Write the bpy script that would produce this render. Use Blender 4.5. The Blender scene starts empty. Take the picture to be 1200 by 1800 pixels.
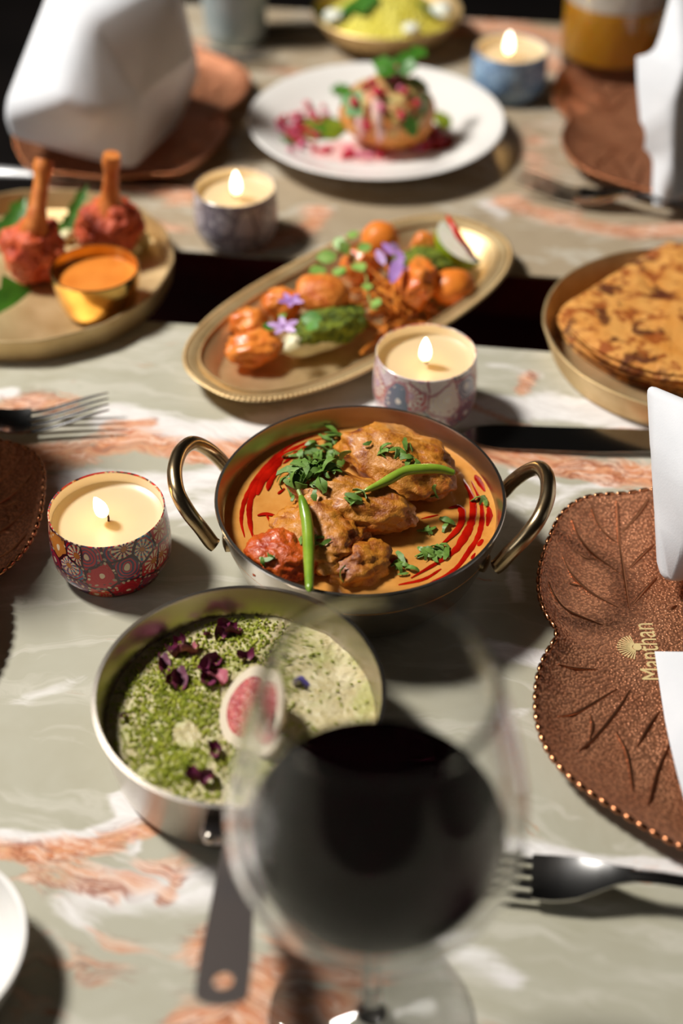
import bpy, bmesh, math, random
import numpy as np
from mathutils import Vector, Matrix, noise as mnoise

SC = bpy.context.scene
COL = SC.collection
PI = math.pi
T = 0.75                      # table top height
CAMH = 0.53                   # camera above the table
PITCH = math.radians(41.5)    # camera looks this far below the horizon
FPX = 2500.0                  # focal length in pixels of a 1200 x 1800 frame (50 mm)

# ---------------------------------------------------------------- camera
cam = bpy.data.cameras.new('camera')
cam.sensor_fit = 'VERTICAL'; cam.sensor_height = 36.0; cam.sensor_width = 24.0
cam.lens = 50.0
cam.clip_start = 0.02
cam.dof.use_dof = True
cam.dof.focus_distance = 0.732
cam.dof.aperture_fstop = 3.2
camo = bpy.data.objects.new('camera', cam)
camo.location = (0, 0, T + CAMH)
camo.rotation_euler = (PI / 2 - PITCH, 0, 0)
COL.objects.link(camo)
SC.camera = camo

# ---------------------------------------------------------------- world, lights, exposure
w = bpy.data.worlds.new('world'); SC.world = w; w.use_nodes = True
w.node_tree.nodes['Background'].inputs[0].default_value = (0.9, 0.95, 1.0, 1)
w.node_tree.nodes['Background'].inputs[1].default_value = 0.01

def area(name, loc, target, size, power, color=(1, 1, 1), size_y=None, spread=180):
    l = bpy.data.lights.new(name, 'AREA')
    l.energy = power; l.color = color; l.size = size
    l.spread = math.radians(spread)
    if size_y: l.shape = 'RECTANGLE'; l.size_y = size_y
    o = bpy.data.objects.new(name, l); COL.objects.link(o)
    o.location = loc
    d = Vector(target) - Vector(loc)
    o.rotation_euler = d.to_track_quat('-Z', 'Y').to_euler()
    return o
AIM = (0.0, 0.62, T)
area('key_lamp', (-1.27, 1.13, T + 1.82), AIM, 0.38, 78, (1.0, 0.97, 0.92))
area('window_daylight_left', (-2.2, -0.25, T + 0.95), AIM, 0.9, 8, (0.93, 0.96, 1.0), 1.3)
area('window_daylight_right', (2.2, 0.1, T + 0.85), AIM, 0.9, 1.0, (0.95, 0.97, 1.0), 1.3)

SC.view_settings.view_transform = 'Standard'
SC.view_settings.look = 'None'
SC.view_settings.exposure = 0.0
SC.view_settings.gamma = 1.0
SC.view_settings.use_curve_mapping = False
SC.cycles.use_denoising = True
SC.cycles.max_bounces = 14
SC.cycles.transmission_bounces = 12
SC.cycles.transparent_max_bounces = 12
SC.cycles.glossy_bounces = 6
SC.cycles.sample_clamp_indirect = 6.0

# ---------------------------------------------------------------- small helpers
def ray(px, py):
    dx = (px - 600) / FPX; dy = -(py - 900) / FPX
    f = Vector((0, math.cos(PITCH), -math.sin(PITCH)))
    u = Vector((0, math.sin(PITCH), math.cos(PITCH)))
    return Vector((1, 0, 0)) * dx + u * dy + f
def P(px, py, h=0.0):
    """point of the real scene h cm above the table seen along a sight line of the photograph"""
    d = ray(px, py)
    t = (h / 100.0 - CAMH) / d.z
    p = d * t
    return Vector((p.x, p.y, T + h / 100.0))
def MPP(px, py, h=0.0):
    """metres per picture pixel there"""
    p = P(px, py, h)
    f = Vector((0, math.cos(PITCH), -math.sin(PITCH)))
    return (p - Vector((0, 0, T + CAMH))).dot(f) / FPX

def c(r, g, b):
    def l(v):
        v /= 255.0
        return v / 12.92 if v <= 0.04045 else ((v + 0.055) / 1.055) ** 2.4
    return (l(r), l(g), l(b), 1.0)

class G:
    """a mesh being put together"""
    def __init__(s): s.v = []; s.f = []
    def add(s, vs, fs):
        o = len(s.v); s.v += [tuple(x) for x in vs]; s.f += [tuple(i + o for i in q) for q in fs]; return s
    def lathe(s, prof, n=64, wob=None, cx=0, cy=0):
        vs = []; fs = []; idx = []
        for (r, z) in prof:
            if r < 1e-7:
                idx.append([len(vs)]); vs.append((cx, cy, z))
            else:
                row = []
                for k in range(n):
                    a = 2 * PI * k / n; rr = r * (wob(a) if wob else 1)
                    row.append(len(vs)); vs.append((cx + rr * math.cos(a), cy + rr * math.sin(a), z))
                idx.append(row)
        for A, B in zip(idx, idx[1:]):
            if len(A) == 1 and len(B) == 1: continue
            for k in range(n):
                k2 = (k + 1) % n
                if len(A) == 1: fs.append((A[0], B[k2], B[k]))
                elif len(B) == 1: fs.append((A[k], A[k2], B[0]))
                else: fs.append((A[k], A[k2], B[k2], B[k]))
        return s.add(vs, fs)
    def tube(s, pts, rad, n=10, flat=1.0, up=(0, 0, 1), cap=True):
        pts = [Vector(p) for p in pts]; m = len(pts)
        if not hasattr(rad, '__len__'): rad = [rad] * m
        vs = []; fs = []
        for i, p in enumerate(pts):
            t = (pts[min(i + 1, m - 1)] - pts[max(i - 1, 0)]).normalized()
            u = Vector(up); u = (u - t * u.dot(t))
            if u.length < 1e-4: u = Vector((1, 0, 0)) - t * t.x
            u.normalize(); b = t.cross(u)
            for k in range(n):
                a = 2 * PI * k / n
                vs.append(p + b * (math.cos(a) * rad[i]) + u * (math.sin(a) * rad[i] * flat))
        for i in range(m - 1):
            for k in range(n):
                k2 = (k + 1) % n
                fs.append((i * n + k, i * n + k2, (i + 1) * n + k2, (i + 1) * n + k))
        if cap:
            fs.append(tuple(range(n - 1, -1, -1))); fs.append(tuple((m - 1) * n + k for k in range(n)))
        return s.add(vs, fs)
    def box(s, x0, x1, y0, y1, z0, z1):
        vs = [(x, y, z) for z in (z0, z1) for y in (y0, y1) for x in (x0, x1)]
        return s.add(vs, [(0, 2, 3, 1), (4, 5, 7, 6), (0, 1, 5, 4), (2, 6, 7, 3), (0, 4, 6, 2), (1, 3, 7, 5)])
    def blob(s, ctr, rad, amp=0.1, freq=1.5, sub=4, seed=0, rz=0.0, tilt=0.0, ridge=0.0, flat=None, taper=0.0):
        bm = bmesh.new(); bmesh.ops.create_icosphere(bm, subdivisions=sub, radius=1.0)
        R = Matrix.Rotation(rz, 3, 'Z') @ Matrix.Rotation(tilt, 3, 'Y')
        off = Vector((seed * 3.17, seed * 1.31, seed * 7.7))
        vs = []
        for v in bm.verts:
            d = v.co.normalized()
            n1 = mnoise.noise(d * freq + off); n2 = mnoise.noise(d * freq * 2.7 + off * 2)
            n3 = mnoise.noise(d * freq * 7 + off)
            k = 1 + amp * (n1 + 0.5 * n2 + 0.22 * n3) - ridge * abs(n2)
            q = Vector((d.x * rad[0], d.y * rad[1], d.z * rad[2])) * k
            if taper: q.y *= 1 - taper * d.x; q.z *= 1 - taper * d.x
            if flat is not None and q.z < -flat: q.z = -flat + (q.z + flat) * 0.1
            vs.append(R @ q + Vector(ctr))
        fs = [tuple(x.index for x in f.verts) for f in bm.faces]
        bm.free(); return s.add(vs, fs)
    def mesh(s, name, smooth=True, angle=40):
        me = bpy.data.meshes.new(name); me.from_pydata(s.v, [], s.f); me.update()
        if smooth and len(me.polygons):
            me.polygons.foreach_set('use_smooth', [True] * len(me.polygons))
            me.set_sharp_from_angle(angle=math.radians(angle))
        return me
    def build(s, name, mat, parent=None, loc=(0, 0, 0), rz=0.0, smooth=True, angle=40):
        o = bpy.data.objects.new(name, s.mesh(name, smooth, angle)); COL.objects.link(o)
        o.location = loc; o.rotation_euler[2] = rz
        if mat: o.data.materials.append(mat)
        if parent: o.parent = parent
        return o

def tag(o, label=None, cat=None, group=None, kind=None):
    if label: o['label'] = label
    if cat: o['category'] = cat
    if group: o['group'] = group
    if kind: o['kind'] = kind
    return o
def thing(name, label, cat, loc=(0, 0, 0), rz=0.0, group=None):
    o = bpy.data.objects.new(name, None); COL.objects.link(o)
    o.location = loc; o.rotation_euler[2] = rz; o.empty_display_size = 0.02
    return tag(o, label, cat, group)
def solid(name, g, mat, label, cat, group=None, kind=None, angle=40, smooth=True):
    """a thing that is one mesh: origin moved to the middle of its base"""
    a = np.array(g.v); x0, y0, z0 = a.min(0); x1, y1, z1 = a.max(0)
    b = Vector(((x0 + x1) / 2, (y0 + y1) / 2, z0))
    g.v = [tuple(Vector(v) - b) for v in g.v]
    return tag(g.build(name, mat, None, b, 0, smooth, angle), label, cat, group, kind)
def copy_tree(o, parent=None):
    q = o.copy(); COL.objects.link(q)
    if parent: q.parent = parent
    for ch in o.children: copy_tree(ch, q)
    return q
def spline(pts, n=8):
    """smooth curve through points (Catmull-Rom)"""
    p = [Vector(x) for x in pts]; p = [p[0] * 2 - p[1]] + p + [p[-1] * 2 - p[-2]]
    out = []
    for i in range(1, len(p) - 2):
        for k in range(n):
            t = k / n
            out.append(0.5 * ((2 * p[i]) + (p[i + 1] - p[i - 1]) * t + (2 * p[i - 1] - 5 * p[i] + 4 * p[i + 1] - p[i + 2]) * t * t
                              + (3 * p[i] - p[i - 1] - 3 * p[i + 1] + p[i + 2]) * t ** 3))
    out.append(p[-2]); return out

# ---------------------------------------------------------------- materials
class NT:
    def __init__(s, name):
        s.m = bpy.data.materials.new(name); s.m.use_nodes = True
        s.t = s.m.node_tree; s.b = s.t.nodes['Principled BSDF']
    def n(s, typ, **kw):
        x = s.t.nodes.new(typ)
        for k, v in kw.items(): setattr(x, k, v)
        return x
    def put(s, sock, v):
        if v is None: return
        if isinstance(v, bpy.types.NodeSocket): s.t.links.new(v, sock)
        else:
            if sock.type == 'VECTOR' and not hasattr(v, '__len__'): v = (v, v, v)
            if sock.type == 'RGBA' and len(v) == 3: v = (*v, 1)
            sock.default_value = v
    def math(s, op, a, b=None, cc=None, clamp=False):
        x = s.n('ShaderNodeMath', operation=op, use_clamp=clamp)
        s.put(x.inputs[0], a)
        if b is not None: s.put(x.inputs[1], b)
        if cc is not None: s.put(x.inputs[2], cc)
        return x.outputs[0]
    def vm(s, op, a, b=None, sc=None):
        x = s.n('ShaderNodeVectorMath', operation=op)
        s.put(x.inputs[0], a)
        if b is not None: s.put(x.inputs[1], b)
        if sc is not None: s.put(x.inputs['Scale'], sc)
        return x.outputs['Value' if op in ('LENGTH', 'DISTANCE', 'DOT_PRODUCT') else 'Vector']
    def obj(s): return s.n('ShaderNodeTexCoord').outputs['Object']
    def xyz(s, v):
        x = s.n('ShaderNodeSeparateXYZ'); s.put(x.inputs[0], v); return x.outputs
    def comb(s, a, b, d=0.0):
        x = s.n('ShaderNodeCombineXYZ'); s.put(x.inputs[0], a); s.put(x.inputs[1], b); s.put(x.inputs[2], d); return x.outputs[0]
    def noise(s, vec, scale, detail=4, rough=0.55, dist=0.0, col=False):
        x = s.n('ShaderNodeTexNoise'); s.put(x.inputs['Vector'], vec)
        x.inputs['Scale'].default_value = scale; x.inputs['Detail'].default_value = detail
        x.inputs['Roughness'].default_value = rough; x.inputs['Distortion'].default_value = dist
        return x.outputs['Color' if col else 'Fac']
    def vor(s, vec, scale, feature='F1', rnd=1.0, dim='3D'):
        x = s.n('ShaderNodeTexVoronoi', feature=feature, voronoi_dimensions=dim); s.put(x.inputs['Vector'], vec)
        x.inputs['Scale'].default_value = scale; x.inputs['Randomness'].default_value = rnd
        return x.outputs
    def ramp(s, fac, stops, interp='LINEAR'):
        x = s.n('ShaderNodeValToRGB'); x.color_ramp.interpolation = interp
        e = x.color_ramp.elements
        while len(e) < len(stops): e.new(0.5)
        for q, (p, cl) in zip(e, stops): q.position = p; q.color = cl if hasattr(cl, '__len__') else (cl, cl, cl, 1)
        s.put(x.inputs[0], fac); return x.outputs[0]
    def mix(s, fac, a, b, mode='MIX'):
        x = s.n('ShaderNodeMix', data_type='RGBA', blend_type=mode)
        s.put(x.inputs[0], fac); s.put(x.inputs[6], a); s.put(x.inputs[7], b); return x.outputs[2]
    def attr(s, name, out='Fac'):
        return s.n('ShaderNodeAttribute', attribute_name=name).outputs[out]
    def bump(s, h, dist=0.001, strength=1.0, normal=None):
        x = s.n('ShaderNodeBump'); x.inputs['Strength'].default_value = strength; x.inputs['Distance'].default_value = dist
        s.put(x.inputs['Height'], h)
        if normal is not None: s.put(x.inputs['Normal'], normal)
        s.t.links.new(x.outputs[0], s.b.inputs['Normal']); return x.outputs[0]
    def set(s, **kw):
        for k, v in kw.items(): s.put(s.b.inputs[k.replace('_', ' ')], v)
        return s.m

def pm(name, col, rough=0.5, metal=0.0, col2=None, sc=60, lo=0.35, hi=0.65, bump=0.0, bsc=None, bd=0.001, detail=4, **kw):
    n = NT(name); v = n.obj()
    if col2 is not None: colr = n.ramp(n.noise(v, sc, detail), [(lo, col), (hi, col2)])
    else: colr = col
    if bump: n.bump(n.noise(v, bsc or sc, 5), bd, bump)
    return n.set(Base_Color=colr, Roughness=rough, Metallic=metal, **kw)

M = {}
M['steel'] = pm('brushed_steel', c(200, 190, 178), 0.27, 1.0, c(180, 170, 158), 30, bump=0.06, bsc=400, bd=0.0004)
M['cutlery'] = pm('polished_steel', c(190, 188, 186), 0.16, 1.0)
M['brass'] = pm('aged_brass', c(226, 200, 152), 0.5, 0.82, c(198, 166, 116), 45, 0.3, 0.7, bump=0.1, bsc=500, bd=0.0004)
M['brassrod'] = pm('brass_rod', c(184, 162, 128), 0.26, 1.0, c(156, 132, 98), 60)
M['brasscup'] = pm('bright_brass', c(215, 178, 105), 0.22, 1.0, c(180, 138, 70), 40)
M['porcelain'] = pm('white_porcelain', c(232, 228, 222), 0.18, 0.0)
M['linen'] = pm('white_linen', c(222, 222, 224), 0.9, 0.0, c(212, 213, 216), 25, bump=0.25, bsc=900, bd=0.0004)
M['dark'] = pm('dark_wall', c(30, 27, 25), 0.9, 0.0, c(22, 20, 19), 3)
M['ceil'] = pm('dark_ceiling', c(70, 66, 62), 0.9)
M['floor'] = pm('dark_floor', c(32, 26, 24), 0.5, 0.0, c(22, 18, 17), 6)
M['maroon'] = pm('maroon_lacquer', c(104, 26, 30), 0.22, 0.0, c(80, 18, 22), 8, Coat_Weight=0.4)
M['glass'] = NT('clear_glass').set(Base_Color=(1, 1, 1), Roughness=0.0, Transmission_Weight=1.0, IOR=1.5)
M['thinglass'] = NT('thin_wine_glass').set(Base_Color=(1, 1, 1), Roughness=0.0, Transmission_Weight=1.0, IOR=1.2)
M['addedglass'] = NT('added_inner_glass').set(Base_Color=(1, 1, 1), Roughness=0.0, Transmission_Weight=1.0, IOR=1.1)  # for the second wall added to the wine glass
M['wick'] = pm('burnt_wick', c(70, 48, 30), 0.9)
# ---------------------------------------------------------------- the room
def struct(name, g, mat, loc=(0, 0, 0)):
    o = g.build(name, mat, None, loc, smooth=False); o['kind'] = 'structure'; return o
struct('floor', G().box(-2.6, 2.6, -1.6, 3.6, -0.1, 0.0), M['floor'])
struct('wall_back', G().box(-2.6, 2.6, 3.6, 3.7, 0, 2.9), M['dark'])
struct('wall_left', G().box(-2.7, -2.6, -1.6, 3.6, 0, 2.9), M['dark'])
struct('wall_right', G().box(2.6, 2.7, -1.6, 3.6, 0, 2.9), M['dark'])
struct('wall_front', G().box(-2.6, 2.6, -1.7, -1.6, 0, 2.9), M['dark'])
struct('ceiling', G().box(-2.6, 2.6, -1.6, 3.6, 2.9, 3.0), M['ceil'])

# ---------------------------------------------------------------- onyx tables
def seg_dist(XY, pts):
    d = np.full(len(XY), 1e9)
    for a, b in zip(pts, pts[1:]):
        a = np.array(a); b = np.array(b); ab = b - a
        t = np.clip(((XY - a) @ ab) / max(ab @ ab, 1e-12), 0, 1)
        d = np.minimum(d, np.linalg.norm(XY - (a + t[:, None] * ab), axis=1))
    return d
def veins(XY, strokes):
    out = np.zeros(len(XY))
    for pix, wcm, s in strokes:
        pts = [tuple(P(x, y)[:2]) for x, y in pix]
        d = seg_dist(XY, pts) / (max(wcm, 0.38) * 0.01)
        out = np.maximum(out, s * np.exp(-d * d * 0.7))
    return out
ORANGE = [
    ([(-80, 735), (60, 705), (120, 712)], 1.0, 0.8),
    ([(-60, 790), (130, 800), (240, 775), (330, 800), (440, 790), (620, 760)], 1.0, 1.0),
    ([(40, 815), (120, 815), (200, 800)], 1.0, 0.65),
    ([(190, 748), (265, 742)], 0.35, 1.0),
    ([(800, 700), (960, 770), (1090, 762), (1250, 772)], 0.16, 0.9),
    ([(840, 790), (950, 812), (1060, 832), (1200, 850), (1300, 850)], 1.1, 1.0),
    ([(930, 660), (915, 690)], 0.5, 0.8),
    ([(-60, 1498), (60, 1500), (150, 1490), (230, 1468), (300, 1445)], 0.55, 1.0),
    ([(60, 1530), (200, 1560), (320, 1510)], 0.9, 0.62),
    ([(310, 1550), (290, 1580)], 0.35, 0.8),
    ([(370, 1660), (420, 1760), (520, 1690), (640, 1700)], 1.0, 0.9),
    ([(330, 1790), (460, 1790), (600, 1770)], 0.9, 0.9),
    ([(60, 1720), (200, 1690)], 1.3, 0.45),
    ([(60, 322), (200, 318), (330, 345)], 0.9, 0.9),
    ([(230, 390), (330, 400)], 1.0, 0.55),
    ([(440, 435), (540, 400), (560, 375)], 1.0, 0.9),
    ([(890, 355), (1000, 385), (1120, 410), (1220, 400)], 1.1, 0.75),
    ([(930, 230), (950, 330)], 1.5, 0.5),
    ([(760, 55), (880, 45), (1000, 70)], 1.6, 0.9),
    ([(940, 100), (1010, 130), (1080, 160)], 1.3, 0.8),
    ([(480, 120), (560, 130)], 0.9, 0.6),
    ([(300, 60), (350, 75)], 1.2, 0.45)]
WHITE = [
    ([(-60, 700), (20, 690)], 0.6, 0.9), ([(40, 705), (70, 706)], 0.5, 0.9),
    ([(200, 730), (330, 765), (430, 755), (640, 735), (860, 720), (960, 715), (1130, 735), (1260, 740)], 1.3, 1.0),
    ([(120, 840), (300, 850), (400, 830)], 1.0, 0.9),
    ([(220, 870), (330, 900), (420, 880)], 1.4, 0.65),
    ([(900, 830), (1000, 860), (1080, 850)], 0.45, 0.8),
    ([(920, 880), (990, 870)], 1.0, 0.55),
    ([(860, 640), (950, 660)], 0.5, 0.5),
    ([(-40, 1465), (60, 1478), (150, 1470), (240, 1440), (210, 1400)], 0.3, 0.95),
    ([(150, 1580), (260, 1560), (360, 1560)], 1.5, 0.7),
    ([(205, 1400), (240, 1490)], 0.3, 0.9),
    ([(880, 1480), (1000, 1510), (1200, 1530)], 0.45, 0.85),
    ([(860, 1140), (960, 1160)], 0.7, 0.85),
    ([(720, 1660), (860, 1690), (900, 1720)], 0.7, 0.65),
    ([(900, 1000), (910, 1050)], 0.15, 0.8),
    ([(20, 1240), (150, 1190)], 0.5, 0.4), ([(900, 1250), (940, 1240)], 0.5, 0.5),
    ([(40, 345), (160, 360)], 0.8, 0.7), ([(860, 360), (880, 380)], 1.0, 0.6), ([(990, 110), (1060, 110)], 0.8, 0.5)]

def onyx(name, base1, base2, base3):
    n = NT(name)
    v = n.obj()
    wv = n.vm('ADD', v, n.vm('SCALE', n.vm('SUBTRACT', n.noise(v, 9, 4, col=True), (0.5, 0.5, 0.5)), sc=0.09))
    xs = n.xyz(wv)
    st = n.comb(n.math('MULTIPLY', xs[0], 0.2), xs[1], 0.0)
    cloud = n.noise(wv, 7, 5, 0.6)
    band = n.noise(st, 50, 7, 0.66, 0.9)
    fine = n.noise(st, 170, 6, 0.7, 1.2)
    base = n.ramp(cloud, [(0.30, base1), (0.48, base2), (0.62, base1), (0.72, base3)])
    # soft milky bands
    milk = n.ramp(band, [(0.50, 0.0), (0.60, 0.55), (0.66, 0.0)])
    base = n.mix(milk, base, c(205, 200, 186))
    # white
    wsig = n.math('ADD', n.attr('white'), n.math('MULTIPLY', n.math('SUBTRACT', band, 0.5), 1.3))
    wf = n.ramp(wsig, [(0.34, 0.0), (0.66, 1.0)])
    col = n.mix(wf, base, n.ramp(fine, [(0.3, c(212, 205, 200)), (0.6, c(236, 232, 228))]))
    # orange
    osig = n.math('ADD', n.math('ADD', n.attr('orange'), n.math('MULTIPLY', n.math('SUBTRACT', band, 0.5), 1.9)), n.math('MULTIPLY', n.math('SUBTRACT', fine, 0.5), 1.1))
    of = n.ramp(osig, [(0.34, 0.0), (0.50, 0.55), (0.85, 0.95)])
    ocol = n.ramp(n.math('ADD', n.math('MULTIPLY', fine, 0.75), n.math('MULTIPLY', band, 0.3)),
                  [(0.37, c(122, 50, 20)), (0.43, c(188, 94, 48)), (0.48, c(226, 172, 132)), (0.52, c(204, 120, 74)), (0.57, c(234, 204, 182)), (0.62, c(216, 146, 102)), (0.69, c(178, 84, 42))])
    col = n.mix(of, col, ocol)
    # dark rust lines inside the orange
    ln = n.math('ABSOLUTE', n.math('SUBTRACT', band, 0.51))
    lf = n.math('MULTIPLY', n.ramp(ln, [(0.0, 1.0), (0.02, 0.0)]), n.ramp(n.attr('orange'), [(0.12, 0.0), (0.5, 1.0)]))
    col = n.mix(n.math('MULTIPLY', lf, 0.8), col, c(128, 52, 26))
    return n.set(Base_Color=col, Roughness=0.24, Specular_IOR_Level=0.28)

def table(name, label, corner_fl, wid, dep, yaw, mat, res):
    """corner_fl: far-left corner of the top in the room; the table's own x runs along its far edge"""
    rt = thing(name, label, 'table', (corner_fl[0], corner_fl[1], 0), yaw)
    th = 0.028
    nx = int(wid / res) + 1; ny = int(dep / res) + 1
    xs = np.linspace(0, wid, nx); ys = np.linspace(-dep, 0, ny)
    X, Y = np.meshgrid(xs, ys); XYl = np.stack([X.ravel(), Y.ravel()], 1)
    cs, sn = math.cos(yaw), math.sin(yaw)
    XY = np.stack([XYl[:, 0] * cs - XYl[:, 1] * sn + corner_fl[0], XYl[:, 0] * sn + XYl[:, 1] * cs + corner_fl[1]], 1)
    g = G()
    g.v = [(a, b, T) for a, b in XYl]
    g.f = [(j * nx + i, j * nx + i + 1, (j + 1) * nx + i + 1, (j + 1) * nx + i) for j in range(ny - 1) for i in range(nx - 1)]
    ntop = len(g.v)
    e = 0.0
    g.add([(0, -dep, T), (wid, -dep, T), (wid, 0, T), (0, 0, T), (0, -dep, T - 0.002), (wid, -dep, T - 0.002), (wid, 0, T - 0.002), (0, 0, T - 0.002)],
          [(0, 4, 5, 1), (1, 5, 6, 2), (2, 6, 7, 3), (3, 7, 4, 0), (4, 7, 6, 5)])
    top = g.build('tabletop', mat, rt, smooth=False)
    for an, st in (('orange', ORANGE), ('white', WHITE)):
        at = top.data.attributes.new(an, 'FLOAT', 'POINT')
        val = np.zeros(len(g.v)); val[:ntop] = veins(XY, st)
        at.data.foreach_set('value', val.astype(np.float32))
    b = G().box(0.002, wid - 0.002, -dep + 0.002, -0.002, T - 0.036, T - 0.0022)
    b.build('edge_band', M['maroon'], rt, smooth=False)
    b = G().box(0.05, wid - 0.05, -dep + 0.05, -0.05, T - 0.10, T - 0.0362)
    b.build('apron', M['maroon'], rt, smooth=False)
    for x in (0.06, wid - 0.11):
        for y in (-dep + 0.06, -0.11):
            G().box(x, x + 0.05, y, y + 0.05, 0, T - 0.1002).build('leg', M['maroon'], rt, smooth=False)
    return rt
YAW = math.radians(-7.6)
cs, sn = math.cos(YAW), math.sin(YAW)
def offs(p, dx, dy): return (p[0] + dx * cs - dy * sn, p[1] + dx * sn + dy * cs)
fl_near = P(300, 568)                                     # on the near table's far edge
NEAR = offs(fl_near, -0.255, 0)
table('dining_table', 'onyx topped dining table with orange veins, the nearer of two', NEAR, 0.74, 0.80, YAW,
      onyx('near_onyx', c(172, 167, 147), c(180, 176, 158), c(163, 160, 136)), 0.004)
ff = P(310, 440)                                          # on the far table's near edge
FAR = offs(ff, -0.125, 0.435)
table('dining_table', 'onyx topped dining table beyond the dark gap, with white dinner plate on it', FAR, 0.62, 0.435, YAW,
      onyx('far_onyx', c(156, 139, 114), c(168, 151, 126), c(146, 129, 103)), 0.005)
# ---------------------------------------------------------------- curry pan
def pan_handles(): pass
RK = 0.0758; HK = 0.047; GK = 0.0345       # rim radius, rim height, gravy level of the curry pan
ck = P(633, 711, HK * 100); ck2 = P(633, 1050, HK * 100)
KC = Vector(((ck.x + ck2.x) / 2 + 0.0, (ck.y + ck2.y) / 2, T))
kar = thing('handled_pan', 'round steel curry pan with two brass loop handles in the middle of the table', 'pan', KC)
tk = 0.0018
prof = [(0, 0.0), (0.052, 0.0), (0.060, 0.0025), (0.0655, 0.010), (0.0715, 0.028), (RK, HK - 0.0006), (RK - 0.0004, HK), (RK - tk, HK),
        (RK - tk - 0.0003, HK - 0.0006), (0.0715 - tk, 0.028), (0.0655 - tk, 0.011), (0.058, 0.004), (0, 0.003)]
M['panin'] = M['steel']
G().lathe(prof, 96).build('body', M['steel'], kar)
def loop_handle(th, sgn):
    """bent rod riveted to the wall on both ends"""
    ct, st = math.cos(th), math.sin(th)
    def q(rad, tan, z): return (rad * ct - tan * st, rad * st + tan * ct, z)
    hp = [(0.0725, 0.029, 0.030), (0.0745, 0.0288, 0.032), (0.079, 0.0282, 0.040), (0.0855, 0.0262, 0.049), (0.0915, 0.0205, 0.0565), (0.095, 0.010, 0.0600)]
    pts = [q(a_, -b_, c_) for a_, b_, c_ in hp] + [q(0.0958, 0, 0.0608)] + [q(a_, b_, c_) for a_, b_, c_ in hp[::-1]]
    sp = spline(pts, 5); m = len(sp)
    rad = [0.0040] * m
    h = G().tube(sp, rad, 12).build('handle', M['brassrod'], kar)
    tag(h, 'brass loop handle')
    for s in (-1, 1):
        a = th + s * 0.385
        p = Vector((0.0722 * math.cos(a), 0.0722 * math.sin(a), 0.0305))
        n = Vector((math.cos(a), math.sin(a), 0))
        G().tube([p - n * 0.001, p + n * 0.0012, p + n * 0.0018], [0.0052, 0.0048, 0.002], 12).build('rivet', M['brassrod'], h)
loop_handle(math.radians(180 - 6), 1); loop_handle(math.radians(-7), 1)

n = NT('curry_gravy'); v = n.obj()
n.bump(n.noise(v, 160, 5), 0.0006, 0.5)
gcol = n.ramp(n.noise(v, 45, 5, 0.6), [(0.3, c(188, 118, 48)), (0.5, c(204, 140, 66)), (0.7, c(212, 152, 80))])
M['gravy'] = n.set(Base_Color=gcol, Roughness=0.2, Coat_Weight=0.3, Coat_Roughness=0.1)
M['oil'] = pm('red_chili_oil', c(176, 22, 8), 0.12, 0, c(140, 12, 4), 90)
n = NT('curry_chicken'); v = n.obj()
ccol = n.ramp(n.noise(v, 70, 6, 0.65, 0.3), [(0.30, c(92, 36, 6)), (0.40, c(156, 82, 16)), (0.5, c(194, 122, 34)), (0.62, c(202, 134, 48)), (0.76, c(150, 76, 16))])
red = n.ramp(n.noise(v, 30, 5), [(0.56, 0.0), (0.70, 0.75)])
ccol = n.mix(red, ccol, c(170, 54, 8))
n.bump(n.noise(v, 260, 6, 0.6), 0.0020, 0.65)
M['chicken'] = n.set(Base_Color=ccol, Roughness=0.42, Coat_Weight=0.06, Coat_Roughness=0.15)
M['tikka'] = pm('red_charred_chicken', c(208, 96, 28), 0.3, 0, c(164, 48, 12), 80, 0.35, 0.65, bump=0.7, bsc=320, bd=0.002, Coat_Weight=0.1)
gr = G()
rows = [(0, 0)] + [(0.0695 * k / 14, 0) for k in range(1, 15)]
rg = 0.0718
prf = [(0, GK)] + [(rg * k / 16, GK + 0.0003 * math.sin(k)) for k in range(1, 15)] + [(rg - 0.0012, GK + 0.0003), (rg + 0.0009, GK + 0.0018), (rg + 0.0006, GK - 0.003), (0.0655, 0.016), (0.0585, 0.0075), (0, 0.0065)]
gravy = gr.lathe([(r, z - 0.0065) for r, z in prf[::-1]], 96).build('curry_gravy', M['gravy'], None, KC + Vector((0, 0, 0.0065)))
tag(gravy, 'orange curry gravy with red oil swirls filling the two-handled pan', 'curry')
def streak(pix, wmm, ends=True):
    pts = spline([P(x, y, GK * 100 + 0.03) for x, y in pix], 8); m = len(pts)
    r = [max(0.15, math.sin(PI * (i + 0.6) / (m + 0.2)) ** 0.6) * wmm * 0.0005 * (1 + 0.35 * mnoise.noise(pts[i] * 300)) for i in range(m)]
    g = G().tube([p - gravy.location for p in pts], r, 8, 0.22)
    g.build('oil_streak', M['oil'], gravy)
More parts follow.
